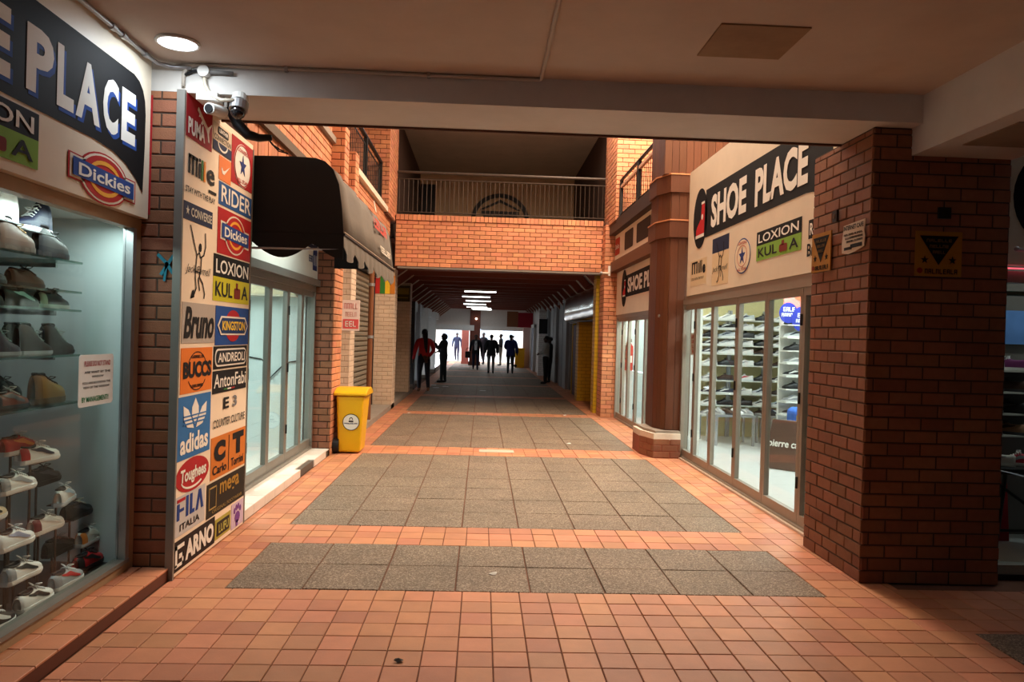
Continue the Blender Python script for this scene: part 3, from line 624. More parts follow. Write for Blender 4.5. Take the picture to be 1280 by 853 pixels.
s = stick((4.803, 1.168, 5.35, 1.465), (224, 122, 44)); T('BUCCS', 4.84, 1.265, 5.33, 1.375, K_, s, .05); marks(pp, 4.97, 1.395, 5.18, 1.415, 12, .006, paint(*K_), s, 3); marks(pp, 4.97, 1.20, 5.18, 1.22, 12, .006, paint(*K_), s, 4); Fl(ring(5.075, 1.31, .17, .13, .006, 20, 30, 150)+ring(5.075, 1.31, .17, .13, .006, 20, 210, 330), K_, s)
s = stick((5.375, 1.302, 6.125, 1.468), K_); Fl([rrect(5.40, 1.32, 6.10, 1.45, .06)], W_, s); flat(pp, [rrect(5.415, 1.333, 6.085, 1.437, .05)], .008, 'emblem', paint(30, 36, 44), s); text(pp, 'ANDREOLI', 5.45, 1.35, 6.05, 1.42, .010, paint(*W_), s, .02)
s = stick((5.37, 1.125, 6.125, 1.29), K_); T('AntonFabi', 5.39, 1.165, 6.10, 1.265, W_, s, .01); Fl([rect(5.6, 1.142, 5.68, 1.152)], (60, 130, 60), s); Fl([rect(5.68, 1.142, 5.76, 1.152)], W_, s); Fl([rect(5.76, 1.142, 5.84, 1.152)], (170, 40, 40), s)
s = stick((4.77, .74, 5.345, 1.15), (50, 110, 172))
Fl([[(5.06, .955), (5.0, 1.02), (5.005, 1.07), (5.06, 1.13), (5.115, 1.07), (5.12, 1.02)], [(5.04, .93), (4.93, .945), (4.87, 1.0), (4.86, 1.09), (4.94, 1.06), (4.99, 1.01)], [(5.08, .93), (5.19, .945), (5.25, 1.0), (5.26, 1.09), (5.18, 1.06), (5.13, 1.01)]], W_, s)
flat(pp, [rect(4.86, .962, 5.26, .972), rect(4.86, .988, 5.26, .998), rect(4.86, 1.014, 5.26, 1.022)], .008, 'emblem_stripe', paint(50, 110, 172), s); T('adidas', 4.82, .775, 5.30, .905, W_, s, .03)
T('E', 5.60, 1.0, 5.72, 1.085, K_, pb, .03); T('3', 5.80, 1.0, 5.90, 1.085, (120, 120, 124), pb, .03); T('COUNTER CULTURE', 5.40, .875, 6.10, .935, K_, pb, .01)
s = stick((5.375, .505, 6.14, .81), (206, 118, 44)); T('C', 5.43, .62, 5.67, .775, K_, s, .08); T('T', 5.83, .62, 6.09, .79, K_, s, .08); Fl([rect(5.742, .52, 5.752, .79)], K_, s); T('Carlo', 5.41, .535, 5.70, .60, K_, s); T('Torrini', 5.80, .535, 6.09, .60, K_, s)
s = Fl([ell(5.055, .622, .285, .112)], (176, 34, 38), pb, 'sticker', .003); T('Toughees', 4.84, .565, 5.28, .675, W_, s, .03, .1); Fl(ring(5.05, .60, .2, .07, .014, 16, 190, 320), W_, s)
s = stick((4.765, .255, 5.28, .512), (196, 192, 190)); Fl([rect(4.80, .475, 4.93, .495)], (176, 34, 44), s); Fl([rect(4.80, .36, 4.84, .465), rect(4.84, .41, 4.91, .43), rect(4.945, .36, 4.985, .495), rect(5.01, .36, 5.05, .495), rect(5.05, .36, 5.09, .385), [(5.11, .36), (5.16, .495), (5.20, .495), (5.25, .36), (5.21, .36), (5.18, .45), (5.15, .36)]], (34, 62, 134), s); T('ITALIA', 4.85, .285, 5.18, .33, K_, s, .01)
s = stick((5.315, .242, 6.14, .487), (44, 36, 26)); Fl(ribbon([(5.36, .30), (5.36, .45), (5.50, .45), (5.50, .30), (5.36, .30)], .01), (170, 140, 80), s); T('mega', 5.57, .335, 6.0, .455, (170, 128, 50), s, .02); T('ORIGINAL FOOTWEAR', 5.42, .262, 6.08, .288, (150, 124, 70), s, .01)
s = stick((4.76, .035, 5.49, .23), (40, 28, 24)); T('ARNO', 4.95, .065, 5.46, .2, W_, s, .05); Fl([rect(4.79, .175, 4.93, .2), rect(4.79, .065, 4.82, .2), rect(4.79, .06, 4.92, .08), rect(4.85, .11, 4.92, .14), rect(4.90, .06, 4.92, .14)], W_, s)
s = stick((5.50, .045, 5.83, .195), (172, 160, 70)); Fl([rrect(5.53, .065, 5.80, .17, .01)], (52, 44, 34), s); text(pp, 'LUFU', 5.56, .085, 5.77, .15, .009, paint(190, 180, 90), s, .02)
s = stick((5.85, .03, 6.135, .225), (196, 176, 198)); Fl([ell(5.99, .105, .06, .045, 12), ell(5.92, .165, .02, .025, 8), ell(5.965, .185, .02, .025, 8), ell(6.01, .187, .02, .025, 8), ell(6.055, .165, .02, .025, 8), ell(5.98, .06, .025, .03, 8)], (116, 66, 140), s)
# ================================================================== second shop on the left: step, folding doors, fascia
s2 = thing('shop_step', 'white tiled shop step with a broken corner', 'step', (-2.07, 7.9, 0))
STW = mat('white_step_tile', (222, 214, 204), .4, var=.05, stain=.1)
box('body', (-2.3, -1.945, 6.17, 9.66, 0, .075), mat('step_core', (92, 80, 72), .9, bump=.5), s2)
yy = 6.18
while yy < 9.5:
    if not (7.9 < yy < 8.5): slab_piece('tile', -2.26, -1.93, yy, min(yy+.33, 9.66), STW, .004, .088, s2, h=.012, dz=.0004); box('riser_tile', (-1.945, -1.932, yy+.002, min(yy+.328, 9.4), .002, .078), STW, s2)
    else: slab_piece('tile', -2.26, -2.0, yy, yy+.33, STW, .004, .088, s2, h=.012, dz=.0004)
    yy += .33
# folding glazed doors
def folding_door(name, label, X, ys, z0, z1, m, side, parent=None, handle=None):
    d = thing(name, label, 'door', (X, (ys[0]+ys[-1])/2, z0)); d['kind'] = 'structure'; a, b = min(ys), max(ys)
    box('frame_head', (X-.05, X+.05, a+.05, b-.05, z1-.07, z1), m, d); box('frame_sill', (X-.05, X+.05, a+.05, b-.05, z0, z0+.035), m, d)
    box('frame_jamb', (X-.05, X+.05, a, a+.05, z0, z1), m, d); box('frame_jamb', (X-.05, X+.05, b-.05, b, z0, z1), m, d)
    ys = sorted(ys)
    for i in range(len(ys)-1):
        p, q = ys[i]+.003, ys[i+1]-.003
        lf = MB().box(X-.025, X+.025, p, p+.05, z0+.035, z1-.07).box(X-.025, X+.025, q-.05, q, z0+.035, z1-.07).box(X-.025, X+.025, p+.05, q-.05, z0+.035, z0+.13).box(X-.025, X+.025, p+.05, q-.05, z1-.14, z1-.07).build('door_leaf', m, d)
        box('pane', (X-.004, X+.004, p+.05, q-.05, z0+.13, z1-.14), GLASS, lf)
        if i % 2 == 0:
            for zz in (z0+.35, (z0+z1)/2, z1-.4): MB().cyl((X-side*.03, q+.012, zz), (X-side*.03, q+.012, zz+.1), .012, n=6).build('hinge', BLKMET, lf)
    return d
folding_door('door_1', 'grey aluminium folding glass doors of the shop under the awning', -2.2, [6.2, 7.0, 7.72, 8.42, 9.08, 9.66], .09, 2.17, ALU2, -1)
f2 = thing('shop_fascia', 'white shop fascia with blue lettering under the black awning', 'sign', (-2.15, 7.9, 2.2))
box('board', (-2.3, -2.14, 6.17, 9.675, 2.17, 2.96), mat('fascia_white', (226, 228, 220), .5, var=.03), f2); box('lintel', (-2.28, -2.10, 6.17, 9.68, 2.17, 2.25), ALU2, f2)
pf = PLX(-2.14); marks(pf, 9.16, 2.45, 9.36, 2.53, 4, .004, NAVY, f2, 5); q = flat(pf, [rect(9.38, 2.36, 9.60, 2.62)], .004, 'sticker', NAVY, f2); flat(pf, [rect(9.41, 2.42, 9.47, 2.55), rect(9.51, 2.42, 9.57, 2.55)], .007, 'print_block', paint(150, 156, 170), q)
q = flat(pf, [rect(7.6, 2.62, 9.6, 2.93)], .004, 'band', paint(24, 32, 60), f2); marks(pf, 7.8, 2.67, 9.4, 2.88, 9, .007, LW, q, 6)
# shop interior
struct('wall_shop_left_end', MB().box(-5.2, -2.27, 9.62, 9.72, 0, 3), SHOPWALL); struct('wall_shop_left_back', MB().box(-5.2, -5.1, 5.0, 9.7, 0, 3), SHOPWALL)
struct('wall_shop_left_near', MB().box(-5.2, -2.21, 4.9, 5.0, 0, 3), SHOPWALL); struct('ceiling_shop_left', MB().box(-5.2, -2.31, 4.9, 9.7, 2.6, 2.7), WHITE); struct('floor_shop_left', MB().box(-5.2, -2.2, 5.0, 9.7, -.05, .09), SHOPFLOOR)
fl = thing('tube_light', 'white tube light inside the shop under the awning', 'lamp', (-3.4, 7.6, 2.55)); box('housing', (-3.5, -3.3, 6.6, 8.6, 2.55, 2.6), WHITE, fl); box('tube', (-3.48, -3.32, 6.62, 8.58, 2.53, 2.55), emit_mat('tube_cool', (.82, 1, .96), 3), fl)
area('tube_lamp', (-3.4, 7.6, 2.5), .3, 2.0, 95, (.84, 1.0, .95), parent=fl)
cu = thing('wall_cupboard', 'cream wall cupboards at the top of the shop end wall', 'cupboard', (-3.4, 9.5, 2.05)); box('carcass', (-4.6, -2.32, 9.3, 9.615, 2.02, 2.5), CREAM, cu)
for k in range(4): box('cupboard_door', (-4.58+k*.57, -4.04+k*.57, 9.285, 9.3, 2.04, 2.48), mat('cupboard_door', (222, 204, 168), .5), cu)
ck = thing('wall_hooks', 'black row of hooks on the shop end wall', 'hooks', (-3.02, 9.58, 1.7))
for k in range(3): MB().ball((-3.02, 9.58, 1.66+k*.09), .05, .04, .035).build('hook', BLKMET, ck, smooth=True)
wr = thing('wall_cable', 'black cable looping across the shop end wall', 'cable', (-2.7, 9.6, 1.2)); MB().tube([(-3.0, 9.6, 1.25), (-2.8, 9.6, 1.22), (-2.7, 9.6, 1.1), (-2.72, 9.6, .95), (-2.6, 9.6, 1.08), (-2.5, 9.6, 1.18), (-2.3, 9.6, 1.22)], .009, 6).build('flex', BLKMET, wr, smooth=True)
# brick pillar beside the doors
p2 = thing('brick_pillar', 'slim brick pillar behind the yellow wheelie bin', 'pillar', (-2.07, 9.95, 0))
box('core', (-2.27, -1.932, 9.682, 10.25, 0, 2.98), MORTAR_D, p2)
bricks(p2, (-2.24, 9.682, .09), (1, 0, 0), .308, 2.85, BRICK_D, bl=.216, shift=.06); bricks(p2, (-1.932, 9.682, .004), (0, 1, 0), .57, 2.95, BRICK, bl=.216)  # front bricks darker than the lit side's, shade put into the colour

# ================================================================== awning
aw = thing('awning', 'black fabric shop awning with scalloped valance', 'awning', (-1.5, 7.95, 2.3))
AWS = mat('awning_black', (12, 11, 12), .85, var=.15, scale=40, bump=.1); AWF = mat('awning_grey', (104, 96, 86), .8, var=.12, scale=6, bump=.15, stain=.18)  # near black for the sides, grey for canopy and front valance
prof = [(-1.93, 3.03), (-1.6, 3.035), (-1.42, 3.03), (-1.34, 3.005), (-1.27, 2.94), (-1.22, 2.82), (-1.19, 2.62), (-1.172, 2.41)]
ya, yb = 6.22, 9.66
mb = MB(); n = 14
for j in range(n+1):
    y = ya+(yb-ya)*j/n; sag = .018*math.sin(j*2.1)
    for x, z in prof: mb.v.append((x+ (sag if z < 3 and z > 2.45 else 0), y, z))
for j in range(n):
    for i in range(len(prof)-1):
        a = j*len(prof)+i; mb.f.append((a, a+1, a+1+len(prof), a+len(prof))); mb.mi.append(0)
top = mb.build('canopy', AWF, aw, smooth=True)
md = top.modifiers.new('t', 'SOLIDIFY'); md.thickness = .006
side = prof+[(-1.93, 2.41)]
MB().prism(side, ya-.004, ya+.004, 'y').build('side_panel', AWS, aw); MB().prism(side, yb-.004, yb+.004, 'y').build('side_panel', AWS, aw)
# valance
mb = MB(); n = 72; vs = []
for j in range(n+1):
    y = ya+(yb-ya)*j/n; ph = (j/n*6) % 1; drop = .11+.10*abs(math.sin(PI*ph))**.8
    vs += [(-1.172, y, 2.41), (-1.165+.012*math.sin(j), y, 2.41-drop)]
mb.add(vs, [(2*j, 2*j+1, 2*j+3, 2*j+2) for j in range(n)]); v1 = mb.build('valance', AWF, aw); v1.modifiers.new('t', 'SOLIDIFY').thickness = .005
mb = MB(); vs = []; n = 20
for j in range(n+1):
    x = -1.93+(.758)*j/n; drop = .08+.13*abs(math.sin(j/n*PI*1.5))
    vs += [(x, ya, 2.41), (x, ya, 2.41-drop)]
mb.add(vs, [(2*j, 2*j+1, 2*j+3, 2*j+2) for j in range(n)]); v2 = mb.build('valance', AWS, aw); v2.modifiers.new('t', 'SOLIDIFY').thickness = .005
MB().tube([(-1.17, ya, 2.405), (-1.17, yb, 2.405)], .012, 6).build('front_bar', BLKMET, aw); MB().tube([(-1.168, ya, 2.425), (-1.166, yb, 2.425)], .006, 6).build('piping', paint(170, 150, 130), aw)
MB().tube([(-1.93, ya, 2.27), (-1.18, ya+.01, 2.28)], .010, 6).build('stay_bar', STEEL, aw)
# faded print on the awning front
class Slope(PL): pass
d = Vector((-1.19+1.235, 0, 2.62-2.86)); pu = -d.normalized(); paw = PL((-1.205, 0, 2.7), (0, 1, 0), pu)
marks(paw, 8.0, .02, 9.05, .15, 7, .03, paint(196, 66, 56), top, 8); paw2 = PL((-1.178, 0, 2.5), (0, 1, 0), Vector((-.03, 0, .25)).normalized())
marks(paw2, 8.35, 0, 9.25, .075, 8, .022, paint(206, 196, 180), top, 9); flat(paw, [[(8.30, .24), (8.38, .24), (8.34, .36), (8.28, .36)]], .03, 'logo_mark', paint(220, 210, 196), top)

al = thing('awning_light', 'white tube light tucked under the black awning', 'lamp', (-1.75, 7.6, 2.9)); box('housing', (-1.80, -1.70, 6.9, 8.3, 2.93, 2.97), WHITE, al); box('tube', (-1.79, -1.71, 6.92, 8.28, 2.905, 2.93), emit_mat('tube_awning', (.9, 1, .95), 3), al)
area('tube_lamp', (-1.75, 7.6, 2.89), .1, 1.3, 18, (.9, 1.0, .93), parent=al)
# ================================================================== wheelie bin
YB = mat('bin_yellow', (222, 168, 10), .4, var=.04, scale=5)
bn_ = thing('wheelie_bin', 'yellow plastic wheelie bin with a round white sticker', 'bin', (-1.69, 10.05, 0))
mb = MB(); lv = [(0.02, -1.855, -1.565, 9.83, 10.24), (.70, -1.88, -1.525, 9.80, 10.30), (.76, -1.89, -1.515, 9.79, 10.31)]
for z, x0, x1, y0, y1 in lv: mb.v += [(x0, y0, z), (x1, y0, z), (x1, y1, z), (x0, y1, z)]
mb.f = [(3, 2, 1, 0), (8, 9, 10, 11)]+[(4*k+i, 4*k+(i+1) % 4, 4*k+4+(i+1) % 4, 4*k+4+i) for k in range(2) for i in range(4)]; mb.mi = [0]*len(mb.f)
o = mb.build('body', YB, bn_); bv = o.modifiers.new('b', 'BEVEL'); bv.width = .025; bv.segments = 2
o = MB().prism([(9.765, .765), (10.36, .765), (10.36, .80), (10.2, .86), (9.95, .86), (9.80, .82), (9.765, .80)], -1.915, -1.485, 'x').build('lid', YB, bn_); bv = o.modifiers.new('b', 'BEVEL'); bv.width = .012; bv.segments = 2
MB().cyl((-1.9, 10.38, .79), (-1.52, 10.38, .79), .018).build('handle', YB, bn_)
MB().cyl((-1.915, 9.87, .10), (-1.84, 9.87, .10), .1, n=20).build('wheel', BLACK, bn_)
pbn = PL((-1.685, 9.815, .42), (1, 0, 0), Vector((0, -.045, 1)).normalized())
q = flat(pbn, [ell(0, 0, .105, .105)], .010, 'sticker', paint(226, 224, 214), bn_); flat(pbn, ring(0, 0, .11, .11, .008), .012, 'sticker_ring', INK, q); flat(pbn, ring(0, .03, .025, .035, .01, 12, 0, 180)+[rect(-.03, .0, .03, .02)], .012, 'emblem', INK, q); marks(pbn, -.085, -.025, .085, -.01, 12, .012, NAVY, q, 10)

# ================================================================== beyond the bin: platform, shutter, painted piers
pt = struct('floor_platform', MB().box(-2.9, -1.87, 10.26, 20.5, -.02, .1), CONC, label='raised grey walkway along the left shops')
def painted_pier(label, x0, x1, y0, y1, zt, m, back, side=1):
    p = thing('painted_brick_pier', label, 'pillar', ((x0+x1)/2, (y0+y1)/2, .0)); 
    box('core', (x0+.01, x1-.01, y0+.01, y1, .0, zt), back, p)
    bricks(p, (x0, y0+.01, .1 if side > 0 else 0), (1, 0, 0), x1-x0, zt-.1, m, bl=.216, limit=120, proud=.006)
    if side > 0: bricks(p, (x1-.01, y0, .1), (0, 1, 0), y1-y0, zt-.1, m, bl=.216, limit=120, proud=.006)
    else: bricks(p, (x0+.01, y1, 0), (0, -1, 0), y1-y0, zt-.1, m, bl=.216, limit=120, proud=.006)
    return p
CRB = mat('cream_joint', (176, 152, 130), .85)
painted_pier('cream painted brick pier beside the roller shutter', -2.6, -2.07, 11.75, 12.19, 2.94, CRPAINT, CRB)
pz = painted_pier('cream painted brick pier with red green and yellow stripes at the top', -2.3, -1.86, 15.66, 16.2, 2.96, CRPAINT, CRB)
pfl = PL((0, 15.66, 0), (1, 0, 0), (0, 0, 1))
for k, c in enumerate(((186, 44, 40), (58, 126, 52), (232, 186, 44), (196, 120, 40))): flat(pfl, [rect(-2.27+k*.105, 2.42, -2.17+k*.105, 2.80)], .006, 'paint_stripe', paint(*c), pz)
pk = painted_pier('cream pier with a small dark yellow sign farther down the passage', -2.3, -1.87, 19.2, 19.66, 2.9, CRPAINT, CRB)
fs = thing('hanging_sign', 'small dark and yellow sign on the farther cream pier', 'sign', (-2.08, 19.12, 2.6)); box('board', (-2.26, -1.88, 19.13, 19.19, 2.42, 2.82), paint(66, 58, 22), fs); pq = PL((-2.07, 19.13, 2.62), (1, 0, 0), (0, 0, 1)); flat(pq, [rect(-.16, -.02, .16, .14)], .004, 'print_block', paint(128, 106, 34), fs); flat(pq, [rect(-.14, -.12, .14, -.09)], .004, 'print_block', paint(128, 106, 34), fs)
sh = thing('roller_shutter', 'grey roller shutter between the cream piers', 'shutter', (-2.12, 13.9, .1))
box('guide', (-2.36, -2.26, 12.2, 12.26, .1, 2.75), BLKMET, sh); box('guide', (-2.36, -2.26, 15.58, 15.64, .1, 2.75), BLKMET, sh)
for k in range(28): MB().prism([(-2.33, .1+k*.095), (-2.29, .125+k*.095), (-2.29, .165+k*.095), (-2.33, .19+k*.095)], 12.26, 15.58, 'y').build('slat', mat('shutter_slat', (150, 140, 124), .45, metal=.4), sh)
box('hood', (-2.5, -2.2, 12.2, 15.6, 2.76, 2.94), BLKMET, sh)
dp = thing('drainpipe', 'brown rainwater pipe in front of the shutter', 'pipe', (-1.93, 12.9, .1)); MB().cyl((-1.93, 12.9, .1), (-1.93, 12.9, 2.93), .045, n=12).build('pipe', mat('pipe_brown', (120, 74, 46), .4), dp, smooth=False)
for z in (.6, 1.5, 2.4): MB().cyl((-1.93, 12.9, z), (-1.93, 12.9, z+.05), .055, n=12).build('pipe_clip', STEEL, dp)
po = thing('shutter_poster', 'white and red poster hanging at the roller shutter', 'poster', (-2.05, 12.05, 1.75)); box('sheet', (-2.20, -1.93, 11.735, 11.755, 1.62, 2.1), paint(226, 206, 198), po)
pq = PL((-2.065, 11.735, 1.86), (1, 0, 0), (0, 0, 1)); marks(pq, -.11, .1, .11, .19, 5, .004, paint(206, 130, 124), po, 11); marks(pq, -.09, -.02, .09, .05, 5, .004, paint(206, 150, 140), po, 12); flat(pq, [rect(-.12, -.21, .12, -.06)], .003, 'red_block', paint(206, 84, 84), po); marks(pq, -.09, -.18, .09, -.09, 3, .006, LW, po, 13)
struct('wall_left_infill', MB().box(-3.0, -2.62, 10.25, 15.7, 0, 3.0), CRPAINT)
# ================================================================== right shop, nearer front
PRX = lambda x: PL((x, 0, 0), (0, -1, 0), (0, 0, 1))      # facing -X, coordinates are (-Y, Z)
folding_door('door_2', 'bronze folding glass doors of the right shoe shop', 2.80, [5.8, 6.36, 7.18, 8.02, 8.9, 9.62, 10.15], .0, 2.17, ALU, 1)
struct('trim_threshold', MB().box(2.72, 2.86, 5.8, 10.1, 0, .02), mat('threshold', (206, 190, 172), .5), label='pale threshold strip below the right shop doors')
sr = thing('shop_sign', 'large cream shop sign over the right folding doors, black banner with red boot', 'sign', (2.8, 8.0, 2.2))
box('board', (2.745, 2.86, 5.82, 9.97, 2.215, 3.88), CREAM, sr); box('lintel', (2.76, 2.88, 5.82, 10.1, 2.17, 2.215), ALU, sr)
pr = PRX(2.745)
bn = flat(pr, [[(-9.2, 2.905), (-6.3, 2.905), (-6.15, 2.89), (-5.95, 2.80), (-5.82, 2.7), (-5.82, 3.46), (-9.2, 3.5)], ell(-9.43, 3.18, .30, .385, 24)], .004, 'banner', BK, sr)
text(pr, 'SHOE', -8.96, 2.985, -7.75, 3.385, .008, LW, bn, .04); text(pr, 'PLACE', -7.5, 2.985, -6.26, 3.375, .008, LW, bn, .04)
def boot(pl, cx, cy, s, par, lift):
    b = flat(pl, [[(cx-.5*s, cy-.45*s), (cx+.45*s, cy-.45*s), (cx+.45*s, cy+.62*s), (cx+.12*s, cy+.62*s), (cx+.05*s, cy+.1*s), (cx-.35*s, cy-.12*s), (cx-.5*s, cy-.25*s)]], lift, 'boot_emblem', paint(190, 36, 40), par)
    flat(pl, [rect(cx-.52*s, cy-.55*s, cx+.47*s, cy-.44*s), rect(cx+.1*s, cy+.6*s, cx+.47*s, cy+.68*s), ell(cx+.22*s, cy+.15*s, .1*s, .1*s, 10)], lift+.003, 'boot_trim', LW, b)
boot(pr, -9.40, 3.13, .36, bn, .008)
def mille(pl, x, y, w, h, par):
    flat(pl, [rect(x, y+.35*h, x+.08*w, y+h), rect(x, y+.9*h, x+.42*w, y+h), rect(x+.17*w, y+.35*h, x+.25*w, y+h), rect(x+.34*w, y+.35*h, x+.42*w, y+h), rect(x+.48*w, y+.35*h, x+.54*w, y+.9*h), rect(x+.58*w, y+.35*h, x+.64*w, y+h), rect(x+.68*w, y+.35*h, x+.74*w, y+h)], .004, 'lettering', INK, par)
    text(pl, 'e', x+.78*w, y+.28*h, x+w, y+.75*h, .004, INK, par, .05); text(pl, 'STAY WITH THE PLAY', x, y, x+.9*w, y+.14*h, .004, INK, par, .01)
flat(pr, [rect(-9.8, 2.33, -9.1, 2.66)], .002, 'sticker', paint(216, 196, 160), sr); mille(pr, -9.74, 2.40, .6, .24, sr)
flat(pr, [rect(-8.88, 2.665, -8.28, 2.84)], .003, 'sticker', paint(26, 38, 70), sr); flat(pr, [rect(-8.88, 2.28, -8.28, 2.66)], .002, 'sticker', paint(220, 198, 160), sr)
flat(pr, [[(x*1.0-13.62, y+.52) for x, y in q] for g in GF for q in ribbon(g, .012)], .006, 'golfer_drawing', INK, sr); text(pr, 'Jack Parnell', -8.86, 2.42, -8.3, 2.5, .006, INK, sr, 0, .4)
s = flat(pr, [ell(-7.83, 2.53, .24, .19)], .004, 'sticker', paint(60, 80, 130), sr); flat(pr, [ell(-7.83, 2.53, .225, .175)], .006, 'sticker_disc', paint(228, 214, 190), s); flat(pr, [star(-7.83, 2.53, .1)], .008, 'emblem', paint(30, 50, 116), s); flat(pr, ring(-7.83, 2.53, .15, .115, .006), .008, 'emblem_ring', paint(170, 50, 50), s)
text(pr, 'CONVERSE', -7.97, 2.655, -7.69, 2.685, .008, paint(170, 50, 50), s); text(pr, 'ALL STAR', -7.97, 2.375, -7.69, 2.405, .008, paint(170, 50, 50), s)
loxion(pr, -7.42, 2.43, -6.36, 2.72, sr)
s = flat(pr, [rect(-6.22, 2.5, -5.85, 2.66)], .004, 'sticker', BK, sr); text(pr, 'RIDER', -6.19, 2.53, -5.88, 2.63, .007, LW, s); text(pr, 'Bruno', -6.24, 2.35, -5.86, 2.46, .004, INK, sr)
# octagonal timber column with brick foot
oc = thing('timber_column', 'timber clad octagonal column on a brick foot with white capping', 'pillar', (2.62, 10.5, 0))
core = [(2.45, 10.9), (2.45, 10.46), (2.55, 10.17), (2.88, 10.17), (2.88, 10.9)]
MB().prism(core, .3, 3.95).build('core', WOODD, oc)
def clad(a, b, n, z0, z1):
    a = Vector((*a, 0)); b = Vector((*b, 0)); d = (b-a)/n; nn = d.normalized().cross(Vector((0, 0, 1)))
    for k in range(n):
        p = a+d*k+d*.02; q = a+d*(k+1)-d*.02
        mb = MB(); mb.prism([(p.x, p.y), (q.x, q.y), (q.x+nn.x*.012, q.y+nn.y*.012), (p.x+nn.x*.012, p.y+nn.y*.012)], z0, z1); mb.build('plank', WOOD, oc)
for z0, z1 in ((.38, 3.03), (3.27, 3.65)):
    clad(core[0], core[1], 4, z0, z1); clad(core[1], core[2], 3, z0, z1); clad(core[2], core[3], 3, z0, z1)
grow = lambda g: [(2.45-g, 10.9), (2.45-g, 10.46-g*.4), (2.55-g*.5, 10.17-g), (2.9, 10.17-g), (2.9, 10.9)]
for z0, z1 in ((3.03, 3.27), (3.65, 3.9)): MB().prism(grow(.05), z0, z1).build('band', WOODL if z0 < 0 else WOOD, oc); MB().prism(grow(.06), z1-.012, z1+.006).build('band_cap', WOODL, oc)
foot = [(2.26, 10.9), (2.26, 10.42), (2.37, 10.04), (2.74, 10.04), (2.74, 10.9)]
MB().prism(foot, 0, .25).build('brick_foot', mat('foot_brick', (150, 82, 60), .8, var=.15, bump=.3), oc)
for z in (.085, .17, .25):
    pass
for (a, b) in ((foot[1], foot[2]), (foot[2], foot[3])):
    a = Vector((*a, 0)); b = Vector((*b, 0)); L_ = (b-a).length
    bricks(oc, (a.x, a.y, .01), (b-a)/L_, L_, .25, BRICK_D, bl=.216, proud=.008)
MB().prism(foot, .25, .335).build('white_capping', mat('white_capping', (222, 206, 188), .7, bump=.3), oc)
MB().prism([(2.31, 10.9), (2.31, 10.44), (2.40, 10.08), (2.74, 10.08), (2.74, 10.9)], .335, .37).build('top_bed', CONC, oc)
MB().cyl((2.49, 10.36, 1.95), (2.46, 10.35, 1.95), .02, n=8).build('knob', STEEL, oc)

# ================================================================== right shop, farther front
folding_door('door_3', 'bronze folding glass doors beyond the timber column', 2.78, [10.95, 11.75, 12.55, 13.3, 14.0, 14.55, 15.1], .0, 2.1, ALU, 1)
s3 = thing('shop_sign', 'cream shop sign beyond the timber column, black banner half hidden', 'sign', (2.75, 13.0, 2.1))
box('board', (2.72, 2.86, 10.95, 15.15, 2.10, 2.97), CREAM, s3); p3 = PRX(2.72)
bn = flat(p3, [[(-14.2, 2.42), (-11.0, 2.42), (-11.0, 2.86), (-14.2, 2.83)], ell(-14.33, 2.6, .26, .36, 20)], .004, 'banner', BK, s3); text(p3, 'SHOE PLACE', -13.95, 2.49, -11.1, 2.77, .008, LW, bn, .04); boot(p3, -14.3, 2.58, .26, bn, .008)
struct('trim_fascia_beam', MB().box(2.58, 2.86, 10.96, 15.15, 2.97, 3.17), WOOD, label='brown timber fascia beam over the far right shop')
f3 = thing('shop_fascia', 'narrow cream fascia strip with dark stickers below the right balcony', 'sign', (2.7, 13.1, 3.2)); box('board', (2.66, 2.86, 10.96, 15.14, 3.175, 3.715), CREAM, f3); p4 = PRX(2.66)
for a, b, c in ((-15.1, -14.6, (176, 60, 40)), (-14.1, -13.3, (60, 48, 40)), (-13.0, -11.9, (60, 48, 40))): flat(p4, [rrect(a, 3.3, b, 3.64, .05)], .004, 'sticker', paint(*c), f3)
s = flat(p4, [ell(-11.55, 3.47, .22, .2)], .004, 'sticker', BK, f3); marks(p4, -11.68, 3.43, -11.42, 3.51, 4, .007, LW, s, 14); text(p4, 'Dickies', -15.05, 3.42, -14.65, 3.52, .008, LW, f3, .02)
struct('trim_balcony_edge', MB().box(2.54, 2.86, 10.96, 15.15, 3.72, 3.95), mat('balcony_edge', (60, 40, 32), .6), label='dark balcony edge beam on the right')
# brick column at the bridge, right
p5 = thing('brick_column', 'brick column at the right end of the footbridge', 'pillar', (2.65, 15.4, 0)); box('core', (2.47, 2.86, 15.162, 15.72, 0, 4.0), MORTAR, p5)
bricks(p5, (2.46, 15.162, .004), (1, 0, 0), .30, 3.94, BRICK, bl=.216, limit=100); bricks(p5, (2.472, 15.72, .004), (0, -1, 0), .56, 3.94, BRICK, bl=.216, limit=120)
lamp = thing('wall_lamp', 'small pale lamp at the foot of the brick parapet on the right', 'lamp', (2.45, 15.12, 2.95)); MB().cyl((2.40, 15.12, 2.95), (2.56, 15.12, 2.95), .025, n=8).build('tube', paint(220, 200, 180), lamp); MB().ball((2.39, 15.12, 2.95), .035, .035, .035).build('cap', STEEL, lamp, smooth=True); box('bracket', (2.53, 2.57, 15.1, 15.16, 2.9, 3.1), WHITE, lamp)
